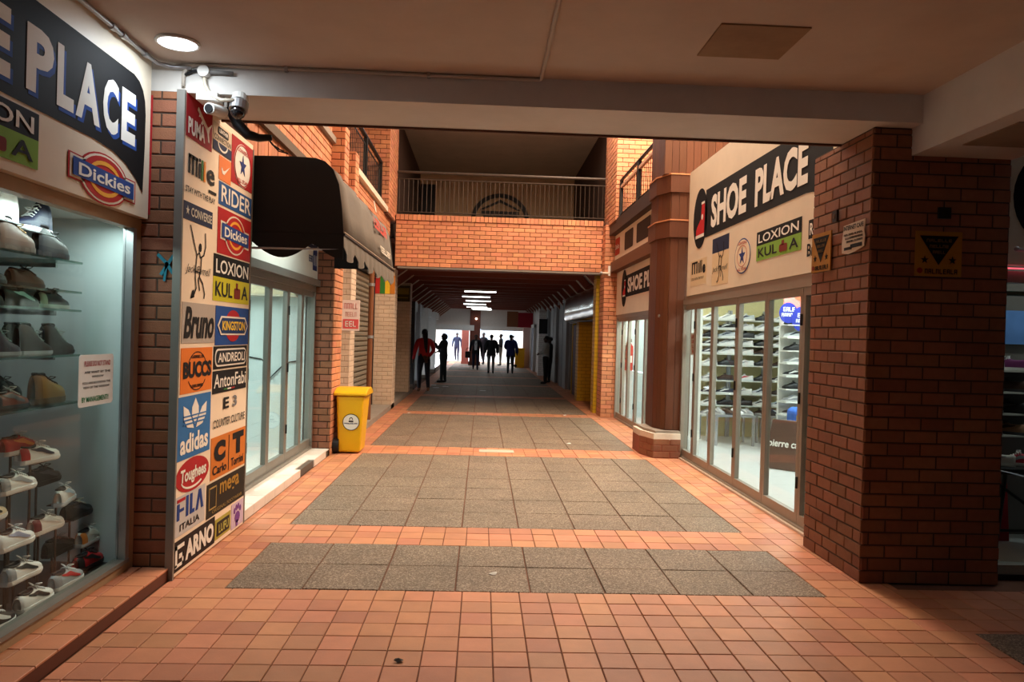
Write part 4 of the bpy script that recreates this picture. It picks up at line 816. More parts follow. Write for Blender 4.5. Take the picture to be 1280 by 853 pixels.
# interior of the right shoe shop
struct('floor_shop_right', MB().box(2.8, 8.0, 5.3, 15.2, -.05, .004), SHOPFLOOR); struct('ceiling_shop_right', MB().box(2.87, 8, 5.4, 15.2, 2.9, 3.0), WHITE)
struct('wall_shop_right_far', MB().box(2.86, 8, 15.15, 15.3, 0, 3), SHOPWALL); struct('wall_shop_right_side', MB().box(7.9, 8.05, 5.3, 15.2, 0, 3), SHOPWALL); struct('wall_shop_right_near', MB().box(3.6, 8, 6.42, 6.5, 0, 3), SHOPWALL)
CRW = mat('shelf_wall_yellow', (226, 214, 160), .6, var=.04)
struct('wall_shop_shelf', MB().box(3.56, 7.89, 12.55, 12.65, 0, 2.9), CRW, label='pale yellow wall behind the shoe racks')
for (x, y, lb) in ((4.2, 9.8, 'white tube light in the shoe shop above the racks'), (4.2, 7.2, 'white tube light in the shoe shop near the folding doors'), (3.22, 13.3, 'white tube light close behind the far glass doors')):
    t = thing('tube_light', lb, 'lamp', (x, y, 2.88)); box('housing', (x-.15, x+.15, y-.8, y+.8, 2.86, 2.9), WHITE, t); box('tube', (x-.13, x+.13, y-.78, y+.78, 2.845, 2.862), emit_mat('tube_white', (.92, 1, .97), 3), t)
    area('tube_lamp', (x, y, 2.82), .4, 1.6, 110, (.93, 1.0, .95), parent=t)
# white box column just inside the doors with a red notice
cw = tag(MB().box(2.90, 3.06, 10.25, 10.8, .0, 2.9).build('boxed_column', WHITE), 'white boxed column just inside the right shoe shop doors', 'column')
rn = thing('door_notice', 'white notice with red lettering behind the right folding doors', 'notice', (2.9, 9.6, 1.5)); box('sheet', (2.835, 2.838, 9.72, 10.02, 1.42, 1.72), paint(226, 220, 216), rn); p6 = PRX(2.835)
for k in range(4): marks(p6, -9.99+.02*k, 1.645-k*.065, -9.75-.02*k, 1.69-k*.065, 6-k, .003, paint(186, 40, 40), rn, 20+k)
# fire extinguisher behind far glass
fe = thing('fire_extinguisher', 'red fire extinguisher hanging behind the far glass doors', 'fire extinguisher', (3.0, 15.05, 1.0)); MB().cyl((3.0, 15.06, .98), (3.0, 15.06, 1.48), .08, n=14).build('cylinder', paint(186, 30, 34), fe); MB().cyl((3.0, 15.06, 1.48), (3.0, 15.06, 1.56), .065, .02, 12).build('shoulder', paint(186, 30, 34), fe); MB().box(2.96, 3.04, 15.03, 15.09, 1.56, 1.62).build('valve', BLKMET, fe); MB().tube([(3.0, 15.04, 1.58), (2.92, 15.0, 1.48), (2.91, 15.0, 1.2)], .012, 6).build('hose', BLKMET, fe); flat(PL((3.0, 14.98, 1.2), (1, 0, 0), (0, 0, 1)), [rect(-.045, -.06, .045, .08)], .002, 'label_patch', paint(230, 226, 214), fe); box('bracket', (2.98, 3.02, 15.1, 15.149, 1.3, 1.36), BLKMET, fe)
struct('wall_far_shop_screen', MB().box(3.5, 3.55, 12.7, 15.14, 0, 2.9), SHOPWALL, label='white screen wall close behind the far glass doors')
# ================================================================== shoes
def interp(tab, t):
    for (a, u), (b, v) in zip(tab, tab[1:]):
        if t <= b: return u+(v-u)*(t-a)/(b-a)
    return tab[-1][1]
WID = [(0, .020), (.04, .029), (.2, .034), (.45, .035), (.68, .046), (.84, .043), (.94, .030), (1, .010)]
KIND = {'low': dict(h=[(0, .060), (.05, .072), (.18, .066), (.34, .066), (.46, .080), (.6, .062), (.75, .044), (.9, .034), (1, .012)], sole=.024, col=(.06, .40), lace=(.44, .66)),
        'high': dict(h=[(0, .125), (.06, .145), (.25, .145), (.38, .13), (.5, .095), (.62, .066), (.75, .046), (.9, .036), (1, .014)], sole=.024, col=(.04, .36), lace=(.38, .66)),
        'boot': dict(h=[(0, .12), (.06, .135), (.25, .135), (.38, .12), (.5, .10), (.62, .085), (.78, .07), (.92, .058), (1, .02)], sole=.034, col=(.04, .36), lace=(.38, .66))}
SL = .29; SHM = {}
def shoe_parts(kind):
    if kind in SHM: return SHM[kind]
    K = KIND[kind]; zs = K['sole']
    def surf(t, a, off=0.0):
        w = interp(WID, t); h = interp(K['h'], t); s = math.sin(a); c = math.cos(a)
        nar = 1.0-(0.22 if h > .05 else 0.08)*(s**2)
        y = w*math.copysign(abs(c)**.62, c)*nar; z = zs-.004+h*(abs(s)**.72)
        return ((t*SL-SL/2), y+off*c*1.0, z+off*s)
    ts = [0, .02, .05, .1, .16, .22, .28, .34, .4, .46, .52, .58, .64, .7, .76, .82, .88, .93, .97, 1]; n = 12
    up = MB(); vs = []; fs = []
    for t in ts:
        for k in range(n+1): vs.append(surf(t, PI*k/n))
    for i in range(len(ts)-1):
        for k in range(n): a = i*(n+1)+k; fs.append((a, a+1, a+n+2, a+n+1))
    fs.append(tuple(range(n+1))); fs.append(tuple(range((len(ts)-1)*(n+1), len(ts)*(n+1)))[::-1]); up.add(vs, fs)
    # sole: outline swept up, slightly wider
    so = MB(); ol = [(t*SL-SL/2, interp(WID, t)*1.07+.002) for t in ts]; ol = [(ol[0][0]-.004, ol[0][1]*.8)]+ol+[(ol[-1][0]+.005, .004)]
    loop = ol+[(x, -y) for x, y in ol[::-1]]
    m = len(loop); so.add([(x*.985, y*.92, .0+max(0, (x-.09))*.10) for x, y in loop]+[(x, y, .008+max(0, (x-.09))*.08) for x, y in loop]+[(x, y*.99, zs) for x, y in loop],
           [tuple(range(m))[::-1], tuple(range(2*m, 3*m))]+[(r*m+i, r*m+(i+1) % m, (r+1)*m+(i+1) % m, (r+1)*m+i) for r in range(2) for i in range(m)])
    la = MB(); l0, l1 = K['lace']; nl = 5
    for j in range(nl):
        t = l0+(l1-l0)*j/(nl-1); pts = [surf(t+.015*(k % 2), PI/2+(k-3)*.20, .004) for k in range(7)]; la.tube(pts, .0036, 5)
    tx, _, tz = surf(l0+(.05 if kind == 'low' else .14), PI/2, .005)
    for sgn in (-1, 1): la.tube([(tx, 0, tz), (tx-.012, sgn*.018, tz+.016), (tx+.012, sgn*.034, tz+.012), (tx+.016, sgn*.018, tz+.002), (tx, 0, tz)], .003, 5)
    co = MB(); c0, c1 = K['col']; pts = []
    ring_ = []
    for k in range(16):
        a = 2*PI*k/16; t = (c0+c1)/2+(c1-c0)/2*math.cos(a); x, _, z = surf(t, PI/2); w = interp(WID, t)*.62
        ring_.append((x, w*math.sin(a), z+.003))
    zc = sum(p[2] for p in ring_)/16; co.add(ring_+[(sum(p[0] for p in ring_)/16, 0, zc-.006)], [(k, (k+1) % 16, 16) for k in range(16)])
    co.tube(ring_+[ring_[0]], .0055, 6)
    sp = MB()
    for sgn in (0, 1):
        vs = []; q = 9
        for j in range(q):
            t = .22+.5*j/(q-1); ac = .28+.62*(1-j/(q-1))**1.3; hw = .10+.13*math.sin(PI*j/(q-1))*(1-.3*j/q)
            for da in (-hw, 0, hw):
                a = max(.05, ac+da); a = a if not sgn else PI-a; vs.append(surf(t, a, .0026))
        sp.add(vs, [(3*j+d, 3*j+d+1, 3*j+d+4, 3*j+d+3) for j in range(q-1) for d in (0, 1)])
    hc = MB()
    hs = [0, .03, .07, .12, .17]; vs = []
    for t in hs:
        for k in range(n+1): vs.append(surf(t, PI*k/n*.999, .0022))
    hc.add(vs, [(i*(n+1)+k, i*(n+1)+k+1, (i+1)*(n+1)+k+1, (i+1)*(n+1)+k) for i in range(4) for k in range(n) if k < 5 or k > 6])
    SHM[kind] = dict(upper=up.mesh('upper', WHITE, True), sole=so.mesh('sole', WHITE), laces=la.mesh('laces', WHITE, True), collar=co.mesh('collar', BLACK), side_stripe=sp.mesh('side_stripe', BLACK, True), heel_cap=hc.mesh('heel_cap', WHITE, True))
    return SHM[kind]
def leather(c): return mat('shoe_%d_%d_%d' % c, c, .5, var=.06, scale=40)
def shoe(kind, loc, yaw, cols, label, group=None, scale=1.0, pitch=0.0, cat='shoe', detail=True):
    """cols: upper, sole, stripe, lace, heel"""
    P = shoe_parts(kind); r = thing('sneaker' if kind != 'boot' else 'ankle_boot', label, cat, loc, group)
    r.rotation_euler = (0, pitch, yaw); r.scale = (scale,)*3
    names = ['upper', 'sole', 'side_stripe', 'laces', 'heel_cap', 'collar']; cc = list(cols)+[(34, 30, 34)]
    for nme, c in zip(names, cc):
        if c is None: continue
        if not detail and nme in ('heel_cap', 'collar'): continue
        o = bpy.data.objects.new(nme, P[nme]); C.objects.link(o); o.parent = r
        o.material_slots[0].link = 'OBJECT'; o.material_slots[0].material = leather(tuple(c))
    return r
Wt = (226, 226, 224); Gr = (150, 152, 156); Bk = (24, 23, 26); Rd = (188, 30, 36); Nv = (26, 30, 54); Br = (66, 42, 29); Cr = (222, 208, 180); Dg = (70, 70, 74); Mr = (96, 30, 46); Og = (228, 140, 60); Yl = (196, 146, 56)
N_ = PI/2     # toe towards +Y
g1 = 'sneakers on the lower stands of the left display'
DISP = [  # kind, x, y, z, yaw, colours, label
 ('low', -2.45, 4.06, .905, N_, (Rd, Wt, Og, Wt, Rd), 'red and white trainer highest of the lower display stands'),
 ('low', -2.40, 4.15, .845, N_-.15, (Wt, Wt, Nv, Wt, Rd), 'white trainer with red heel and navy trim in front of the red one'),
 ('low', -2.55, 4.47, .66, N_, (Bk, Bk, Dg, Bk, Bk), 'black shoe pointing right behind the white trainers'),
 ('low', -2.38, 3.93, .73, N_, (Wt, Wt, Gr, Wt, Gr), 'white and grey trainer with pale laces in the display'),
 ('low', -2.40, 4.41, .565, N_+.3, (Wt, (200, 214, 226), (170, 196, 214), Wt, Wt), 'all white trainer beside the white end wall'),
 ('low', -2.45, 4.65, .42, N_, (Bk, Bk, Dg, (200, 190, 170), Bk), 'black leather shoe below the all white trainer'),
 ('low', -2.40, 3.72, .62, N_, (Cr, Wt, Bk, Wt, Cr), 'cream trainer with black stripe at the edge of the picture'),
 ('low', -2.36, 3.89, .455, N_, (Wt, Wt, (140, 146, 170), Wt, Wt), 'white trainer with pale lilac stripe in the display'),
 ('low', -2.40, 4.24, .445, N_, (Wt, Wt, (206, 206, 204), Wt, Mr), 'white trainer with maroon heel in the display'),
 ('low', -2.42, 4.74, .24, N_+.1, ((218, 214, 204), Wt, (210, 204, 190), Wt, Og), 'off white trainer with orange heel nearest the end wall'),
 ('low', -2.34, 3.93, .28, N_, (Wt, Wt, Bk, Wt, Gr), 'grey white trainer with black stripe in the display'),
 ('low', -2.32, 4.31, .12, N_, ((168, 174, 180), Wt, Rd, Wt, Gr), 'grey trainer with red stripe on the window floor'),
 ('low', -2.31, 3.99, .12, N_, (Wt, Wt, Bk, Wt, Wt), 'white trainer with black stripe lowest by the sill'),
 ('low', -2.31, 3.66, .12, N_, (Bk, Wt, Wt, Wt, Bk), 'black trainer with white stripe at the lower left corner'),
 ('low', -2.37, 4.64, .12, N_, (Rd, Bk, Bk, Bk, Bk), 'red and black trainer on the window floor'),
 ('low', -2.50, 4.56, .23, N_, (Bk, Bk, Dg, (150, 180, 190), Bk), 'black trainer with pale blue laces behind the red one'),
]
g2 = 'shoes on the glass shelves of the left display'
DISP2 = [
 ('high', -2.42, 3.78, 2.105, -N_, (Wt, Wt, None, Wt, Wt), 'white high top sneaker on the top of the display'),
 ('high', -2.42, 4.08, 2.085, -N_, (Nv, Wt, None, Wt, Nv), 'navy high top sneaker with white laces on the top of the display'),
 ('boot', -2.40, 3.90, 1.957, N_, (Br, (60, 44, 34), None, (150, 120, 80), Br), 'brown ankle boot on the topmost glass shelf'),
 ('boot', -2.40, 4.22, 1.957, N_, ((36, 34, 33), Bk, None, Dg, Bk), 'dark grey ankle boot at the end of the topmost glass shelf'),
 ('boot', -2.62, 4.08, 1.957, N_, ((60, 40, 28), Bk, None, Dg, Br), 'brown ankle boot at the back of the topmost glass shelf'),
 ('low', -2.45, 4.08, 1.787, N_, ((74, 46, 31), (40, 28, 22), (60, 38, 26), Br, Br), 'tan suede shoe on the second glass shelf'),
 ('low', -2.45, 3.75, 1.787, N_, (Dg, Bk, Bk, Bk, Bk), 'charcoal shoe on the second glass shelf by the picture edge'),
 ('low', -2.45, 4.03, 1.682, N_, (Bk, Bk, (160, 170, 170), Gr, Bk), 'black shoe with grey stripe on the third glass shelf'),
 ('low', -2.45, 4.33, 1.682, N_, (Bk, (190, 190, 186), Bk, Bk, (170, 166, 150)), 'black shoe with pale sole at the end of the third glass shelf'),
 ('low', -2.45, 3.73, 1.682, N_, ((60, 48, 40), Bk, Dg, Bk, Bk), 'dark brown shoe on the third glass shelf by the picture edge'),
 ('high', -2.40, 3.80, 1.427, N_, (Nv, Gr, None, Gr, Nv), 'navy high top with grey sole on the fourth glass shelf'),
 ('high', -2.40, 4.08, 1.427, N_, (Bk, (170, 178, 184), None, Gr, Bk), 'black high top with pale toe on the fourth glass shelf'),
 ('high', -2.55, 4.22, 1.427, N_, ((64, 56, 50), Yl, None, Gr, Bk), 'dark high top with yellow sole at the back of the fourth shelf'),
 ('high', -2.40, 4.30, 1.427, N_, (Bk, Bk, None, (190, 190, 186), Bk), 'black high top with white lacing at the end of the fourth shelf'),
 ('low', -2.40, 3.88, 1.157, N_, ((110, 50, 30), Bk, Dg, Wt, Bk), 'rust and black trainer on the lowest glass shelf'),
 ('boot', -2.40, 4.22, 1.157, N_, ((166, 122, 58), (120, 90, 50), None, Br, (140, 100, 50)), 'mustard work boot at the end of the lowest glass shelf'),
 ('boot', -2.58, 4.12, 1.157, N_, (Bk, Bk, None, Dg, Bk), 'black ankle boot at the back of the lowest glass shelf'),
]
PERS = mat('brown_stand', (66, 44, 34), .5)
for k, x, y, z, yaw, cols, lb in DISP:
    shoe(k, (x, y, z), yaw, cols, lb, g1, cat='shoe')
    if z > .13:
        s_ = thing('shoe_stand', 'brown stand under the '+lb.split(' in the')[0].split(' of the')[0][:60], 'stand', (x, y, .1), 'stands in the left display')
        box('riser', (x-.045, x-.037, y-.006, y+.006, .1, z-.006), PERS, s_); box('top_plate', (x-.045, x+.03, y-.09, y+.10, z-.006, z-.0005), PERS, s_)
for k, x, y, z, yaw, cols, lb in DISP2:
    shoe(k, (x, y, z), yaw, cols, lb, g2)
for yy, zz in ((3.78, 2.105), (4.08, 2.085)):
    s_ = thing('shoe_stand', 'clear stand under the %s high top' % ('white' if yy < 4 else 'navy'), 'stand', (-2.42, yy, 1.957), 'clear stands on the top shelf'); box('riser', (-2.56, -2.54, yy-.1, yy+.1, 1.957, zz-.006), STEEL, s_); box('top_plate', (-2.56, -2.37, yy-.14, yy+.14, zz-.006, zz-.0005), STEEL, s_)

# ---- racks in the right shop, one bay after another along the yellow wall
SHELFW = mat('shelf_white', (206, 206, 198), .5)
PAL = [(Wt, Wt, Gr, Wt, Wt), (Wt, Wt, Bk, Wt, Nv), (Bk, Wt, Wt, Wt, Bk), (Gr, Wt, Wt, Wt, Gr), (Bk, Bk, Dg, Bk, Bk), ((190, 196, 200), Wt, Nv, Wt, Wt), (Br, Dg, Br, Br, Br), (Nv, Wt, Wt, Wt, Nv), (Wt, (210, 220, 226), Rd, Wt, Wt)]
ROWZ = [.40, .57, .76, .98, 1.23, 1.42, 1.56, 1.69, 1.83, 1.98]
PALN = ['white and grey', 'white and navy', 'black and white', 'grey and white', 'all black', 'pale grey and navy', 'brown', 'navy and white', 'white with red stripe']
ORD = ['lowest', 'second', 'third', 'fourth', 'fifth', 'sixth', 'seventh', 'eighth', 'ninth', 'top']
rs = random.Random(3)
BAYN = ['first rack past the white column', 'second rack past the white column', 'third rack past the white column', 'fourth rack past the white column']
for b in range(4):
    x0 = 3.62+b*.60; rk = thing('shoe_rack', 'tall steel shoe rack, '+BAYN[b], 'rack', (x0+.28, 12.3, 0), 'shoe racks along the yellow wall')
    for xx in (x0, x0+.56): box('upright', (xx-.015, xx+.015, 12.48, 12.51, 0, 2.15), STEEL, rk); box('upright', (xx-.015, xx+.015, 12.10, 12.13, 0, .40), STEEL, rk)
    for j, z in enumerate(ROWZ):
        box('shelf', (x0, x0+.56, 12.1, 12.5, z-.018, z), SHELFW, rk)
        for c in range(2):
            i = rs.randrange(len(PAL)); 
            if j > 3 and rs.random() < .4: i = 0
            side_ = 'left' if c == 0 else 'right'
            shoe('low', (x0+.14+c*.28, 12.20+rs.uniform(-.02, .02), z), rs.choice((PI-.5, PI-.3, PI-.7)), PAL[i], '%s sneaker, %s on %s shelf, %s' % (PALN[i], side_, ORD[j], BAYN[b]), 'sneakers on the racks in the right shop', detail=False)
# display tables in front of the racks
for (x, lb) in ((3.95, 'low steel shoe table near the white boxed column'), (4.75, 'low steel shoe table in front of the third rack')):
    t = thing('shoe_table', lb, 'table', (x, 11.6, 0), 'low shoe tables in the right shop')
    box('top', (x-.32, x+.32, 11.35, 11.85, .45, .48), STEEL, t)
    for dx in (-.29, .29):
        for dy in (11.38, 11.82): box('leg', (x+dx-.018, x+dx+.018, dy-.018, dy+.018, 0, .45), STEEL, t)
    for j in range(4): shoe('low', (x-.22+.15*j, 11.52, .481), N_+PI+.4, PAL[(j*3+int(x)) % 9], '%s sneaker, %s on the %s' % (PALN[(j*3+int(x)) % 9], ('leftmost', 'second', 'third', 'rightmost')[j], lb.replace('low steel shoe ', '')), 'sneakers on the low tables', scale=.95, detail=False)
# wall rack close to the doors on the right
rk = thing('shoe_rack', 'white wall rack of shoes seen past the last door pane', 'rack', (4.8, 10.3, 0)); box('back', (4.22, 5.4, 10.4, 10.44, 0, 2.0), WHITE, rk)
for j, z in enumerate((.62, .80, .98, 1.16, 1.34, 1.52, 1.7, 1.88)):
    box('shelf', (4.22, 5.4, 10.14, 10.4, z-.015, z), SHELFW, rk)
    for c in range(3):
        i = rs.choice((0, 0, 2, 3, 4, 5)); shoe('low', (4.37+.27*c, 10.26, z), PI-.35, PAL[i], '%s sneaker, %s on %s shelf of white wall rack' % (PALN[i], ('left', 'middle', 'right')[c], ORD[j]), 'sneakers on the white wall rack', detail=False)
ps_ = thing('hanging_poster', 'red white and blue poster at the top of the last door pane', 'poster', (4.5, 10.2, 2.0)); box('sheet', (4.18, 4.9, 10.2, 10.21, 2.05, 2.42), paint(226, 120, 112), ps_); pq = PL((4.38, 10.2, 2.0), (1, 0, 0), (0, 0, 1))
flat(pq, [ell(.1, .28, .16, .08)], .003, 'print_patch', paint(232, 90, 60), ps_); flat(pq, [[(0, .36), (.1, .40), (.3, .36), (.3, .40), (.1, .43), (-.05, .4)]], .003, 'print_script', paint(240, 230, 228), ps_)
for dx, dz, r_ in ((.17, -.14, .16), (-.03, -.06, .13)):
    q = thing('round_tag', 'blue %s hanging tag behind the last door pane' % ('round' if r_ > .14 else 'half hidden'), 'tag', (4.26+dx, 10.15, 2.1+dz)); pl_ = PL((4.26+dx, 10.15+(.01 if r_ < .14 else 0), 2.1+dz), (1, 0, 0), (0, 0, 1)); d_ = flat(pl_, [ell(0, 0, r_, r_*1.1)], .004, 'disc', paint(40, 48, 140), q, .006); marks(pl_, -.08, .02, .09, .08, 4, .007, LW, d_, 30); marks(pl_, -.1, -.05, .1, 0, 5, .007, LW, d_, 31)
# A-frame board and blue bag by the door
ab = thing('a_frame_board', 'dark brown folding board with pale lettering inside the right shop', 'sign board', (3.95, 9.2, 0))
def quadbox(p, thick, name, m, par):
    a = [Vector(v) for v in p]; n_ = (a[1]-a[0]).cross(a[3]-a[0]).normalized()*thick; return MB().add(a+[v-n_ for v in a], [(0, 1, 2, 3), (7, 6, 5, 4), (0, 4, 5, 1), (1, 5, 6, 2), (2, 6, 7, 3), (3, 7, 4, 0)]).build(name, m, par)
BRD = mat('board_brown', (74, 52, 44), .5); quadbox([(3.66, 9.45, 0.01), (4.16, 8.97, 0.01), (4.24, 9.06, .62), (3.80, 9.52, .62)], .02, 'front_board', BRD, ab); quadbox([(3.94, 9.75, 0.01), (4.44, 9.27, 0.01), (4.26, 9.08, .62), (3.82, 9.54, .62)], .02, 'rear_board', BRD, ab)
rv = Vector((.5, -.48, 0)).normalized(); text(PL((3.71, 9.475, .26), rv, Vector((.11, .08, .61)).normalized()), 'pierre cardin', .03, .0, .58, .12, .022, LW, ab, .02)
bb = thing('blue_bin', 'blue rounded plastic crate with a yellow sticker behind the board', 'crate', (4.45, 9.85, 0)); o = MB().box(4.16, 4.7, 9.72, 10.0, 0, .76).build('body', paint(52, 100, 186), bb); bv = o.modifiers.new('b', 'BEVEL'); bv.width = .08; bv.segments = 4
flat(PL((4.27, 9.72, .58), (1, 0, 0), (0, 0, 1)), [rect(-.07, -.08, .07, .08)], .004, 'sticker', paint(232, 190, 40), bb)
# ================================================================== things on the dark pillar
pfx = PL((0, 4.913, 0), (1, 0, 0), (0, 0, 1)); plx = PRX(2.589)
def warn(label, pl, x0, y0, x1, y1):
    t = thing('warning_board', label, 'sign', tuple(pl.p((x0+x1)/2, y0))); w = x1-x0; h = y1-y0
    flat(pl, [rect(x0, y0, x1, y1)], .012, 'plate', mat('old_yellow', (170, 116, 30), .6, stain=.2), t, .010)
    f = flat(pl, [[(x0+.08*w, y1-.1*h), (x0+.5*w, y0+.25*h), (x1-.08*w, y1-.1*h)]], .014, 'triangle', BK, t)
    for k in range(3): marks(pl, x0+(.22+.07*k)*w, y1-(.24+.13*k)*h, x1-(.22+.07*k)*w, y1-(.17+.13*k)*h, 7-k, .016, paint(110, 84, 40), f, 40+k)
    flat(pl, [star(x0+.2*w, y0+.36*h, .09*w), star(x1-.2*w, y0+.36*h, .09*w)], .014, 'emblem', BK, t); flat(pl, [ell(x0+.1*w, y0+.12*h, .06*w, .06*w, 12)], .014, 'red_dot', paint(130, 40, 24), t)
    marks(pl, x0+.2*w, y0+.05*h, x1-.08*w, y0+.16*h, 9, .014, BK, t, 44); return t
warn('yellow warning board with black triangle on the dark front of the pillar', pfx, 2.897, 2.09, 3.216, 2.392)
warn('yellow warning board with black triangle on the lit side of the pillar', plx, -5.775, 2.166, -5.46, 2.465)
pw = thing('paper_poster', 'torn white paper poster reading INTERNET CAFE on the pillar side', 'poster', (2.58, 5.13, 2.26))
sh_ = flat(plx, [[(-5.285, 2.27), (-5.20, 2.255), (-5.10, 2.265), (-4.975, 2.29), (-4.968, 2.36), (-4.98, 2.40), (-4.965, 2.475), (-5.08, 2.472), (-5.27, 2.465), (-5.275, 2.42), (-5.29, 2.34)]], .010, 'sheet', paint(206, 190, 170), pw, .006)
text(plx, 'INTERNET CAFE', -5.262, 2.425, -4.985, 2.458, .013, INK, sh_, .03)
for k in range(3): marks(plx, -5.26+.02*k, 2.385-.025*k, -4.99, 2.40-.025*k, 16, .013, paint(60, 52, 46), sh_, 50+k)
flat(plx, [rect(-5.25, 2.285, -5.14, 2.305), rect(-5.16, 2.293, -5.0, 2.320)], .013, 'print_block', INK, sh_)
so_ = thing('wall_socket', 'small dark metal bracket above the posters on the pillar side', 'bracket', (2.58, 5.4, 2.52)); flat(plx, [rect(-5.43, 2.515, -5.365, 2.60)], .02, 'plate', BLKMET, so_, .018); flat(plx, [ell(-5.4, 2.557, .015, .02, 10)], .024, 'knob', paint(90, 70, 56), so_, .006)
so_ = thing('wall_socket', 'small dark metal bracket above the board on the pillar front', 'bracket', (3.09, 4.9, 2.48)); flat(pfx, [rect(3.045, 2.48, 3.13, 2.555)], .02, 'plate', BLKMET, so_, .018); flat(pfx, [ell(3.087, 2.517, .018, .018, 10)], .024, 'knob', paint(40, 34, 30), so_, .006)

# ================================================================== shop window right of the pillar
w2 = struct('window_2', MB().box(3.57, 6.8, 5.06, 5.14, .035, .10).box(3.57, 3.61, 5.06, 5.14, .1, 2.08).box(3.57, 6.8, 5.06, 5.14, 2.08, 2.16), mat('window_frame_grey', (150, 150, 144), .5), label='grey framed shop window right of the dark pillar')
box('pane', (3.61, 6.8, 5.095, 5.101, .1, 2.08), GLASS, w2); box('plinth', (3.57, 6.8, 5.05, 5.2, 0, .035), BLKMET, w2); box('transom', (3.61, 6.8, 5.07, 5.13, 1.99, 2.02), mat('green_strip', (70, 110, 92), .5), w2)
sn = thing('shop_sign', 'dim cream shop sign with a black disc right of the pillar', 'sign', (5, 5.08, 2.2)); box('board', (3.56, 6.9, 5.04, 5.14, 2.2, 3.084), CREAM, sn); pz2 = PL((0, 5.04, 0), (1, 0, 0), (0, 0, 1))
q = flat(pz2, [ell(3.95, 2.68, .29, .33)]+[rect(3.95, 2.4, 6.6, 2.95)], .004, 'banner', BK, sn); text(pz2, 'SHOE PLACE', 4.35, 2.48, 6.5, 2.87, .008, LW, q, .04); boot(pz2, 3.96, 2.62, .3, q, .008)
box('red_neon', (3.58, 6.8, 5.03, 5.045, 2.172, 2.180), emit_mat('neon_red', (1, .08, .12), 1.6), sn)
MB().cyl((3.66, 4.98, 2.30), (4.1, 4.98, 2.30), .012, n=8).build('lamp_bar', STEEL, sn); MB().ball((3.655, 4.98, 2.305), .018, .018, .018).build('lamp_end', STEEL, sn, smooth=True)
struct('floor_shop_side', MB().box(3.6, 7.0, 5.15, 9.5, -.05, .005), SHOPFLOOR) if False else None
ft = thing('tube_light', 'white tube light behind the window right of the pillar', 'lamp', (4.8, 5.7, 2.58)); box('housing', (4.2, 5.4, 5.65, 5.75, 2.6, 2.64), WHITE, ft); box('tube', (4.22, 5.38, 5.66, 5.74, 2.58, 2.6), emit_mat('tube_side', (.95, 1, .98), 2), ft)
area('tube_lamp', (4.8, 5.7, 2.56), 1.1, .08, 5, (.92, 1, .97), parent=ft)
struct('ceiling_shop_side', MB().box(3.57, 7.0, 5.15, 6.42, 2.64, 2.7), WHITE)
rk = thing('shoe_rack', 'shelf of shoes behind the window right of the pillar', 'rack', (4.6, 5.9, 0)); box('back', (3.7, 6.2, 6.30, 6.33, 0, 2.5), mat('rack_back', (96, 90, 84), .7), rk)
for j, z in enumerate((.90, 1.08, 1.26, 1.44)):
    box('shelf', (3.7, 6.2, 6.0, 6.3, z-.015, z), SHELFW, rk)
    for c in range(3):
        cols = [(Br, Dg, Br, Br, Br), ((150, 110, 80), Dg, Br, Br, Br), (Bk, Bk, Dg, Bk, Bk)][(j+c) % 3] if j < 3 else [(Wt, Wt, Gr, Wt, Wt), ((110, 40, 96), Wt, (110, 40, 96), Wt, Nv), ((110, 40, 96), Wt, Wt, Wt, Nv)][c]
        shoe('low', (4.24+.2*c, 6.12, z), PI-.9, cols, '%s shoe, %s on the %s shelf right of the pillar' % (('brown', 'tan', 'black')[(j+c) % 3] if j < 3 else ('white', 'purple', 'purple')[c], ('left', 'middle', 'right')[c], ORD[j]), 'shoes behind the window right of the pillar', detail=False)
sc = tag(MB().box(4.14, 5.0, 6.25, 6.28, 1.66, 1.95).build('wall_screen', mat('screen_blue', (90, 130, 190), .4, var=.5, scale=4)), 'blue picture board behind the window right of the pillar', 'picture')
marks(PL((4.36, 6.25, 1.68), (0, 0, 1), (-1, 0, 0)), 0, -.06, .24, .02, 6, .004, LW, sc, 60)
tb = thing('folding_table', 'dark folding table behind the window right of the pillar', 'table', (4.5, 5.7, 0)); box('top', (3.9, 5.2, 5.5, 5.95, .66, .70), BLKMET, tb)
for dx in (4.02, 5.1):
    MB().cyl((dx-.05, 5.55, 0), (dx+.02, 5.55, .66), .018, n=8).build('leg', BLKMET, tb); MB().cyl((dx-.05, 5.9, 0), (dx+.02, 5.9, .66), .018, n=8).build('leg', BLKMET, tb)
MB().cyl((3.95, 5.55, .6), (4.4, 5.55, .3), .012, n=8).build('brace', BLKMET, tb); MB().cyl((4.0, 5.55, .22), (5.1, 5.55, .22), .01, n=8).build('brace', BLKMET, tb)
bg_ = thing('red_bag', 'red shopping bag leaning under the dark folding table', 'bag', (4.2, 6.1, 0)); quadbox([(4.0, 6.0, .02), (4.42, 6.0, .02), (4.40, 6.02, .5), (4.05, 6.02, .55)], .1, 'body', paint(176, 40, 50), bg_)
for k, (x, c, lb) in enumerate(((4.05, (220, 214, 210), 'white'), (4.25, (200, 44, 70), 'red'), (4.45, (40, 50, 90), 'navy'))): shoe('low', (x, 5.7, .701), PI-.6, (c, Wt, Gr, Wt, c), lb+' shoe lying on the dark folding table', 'shoes on the folding table', detail=False)
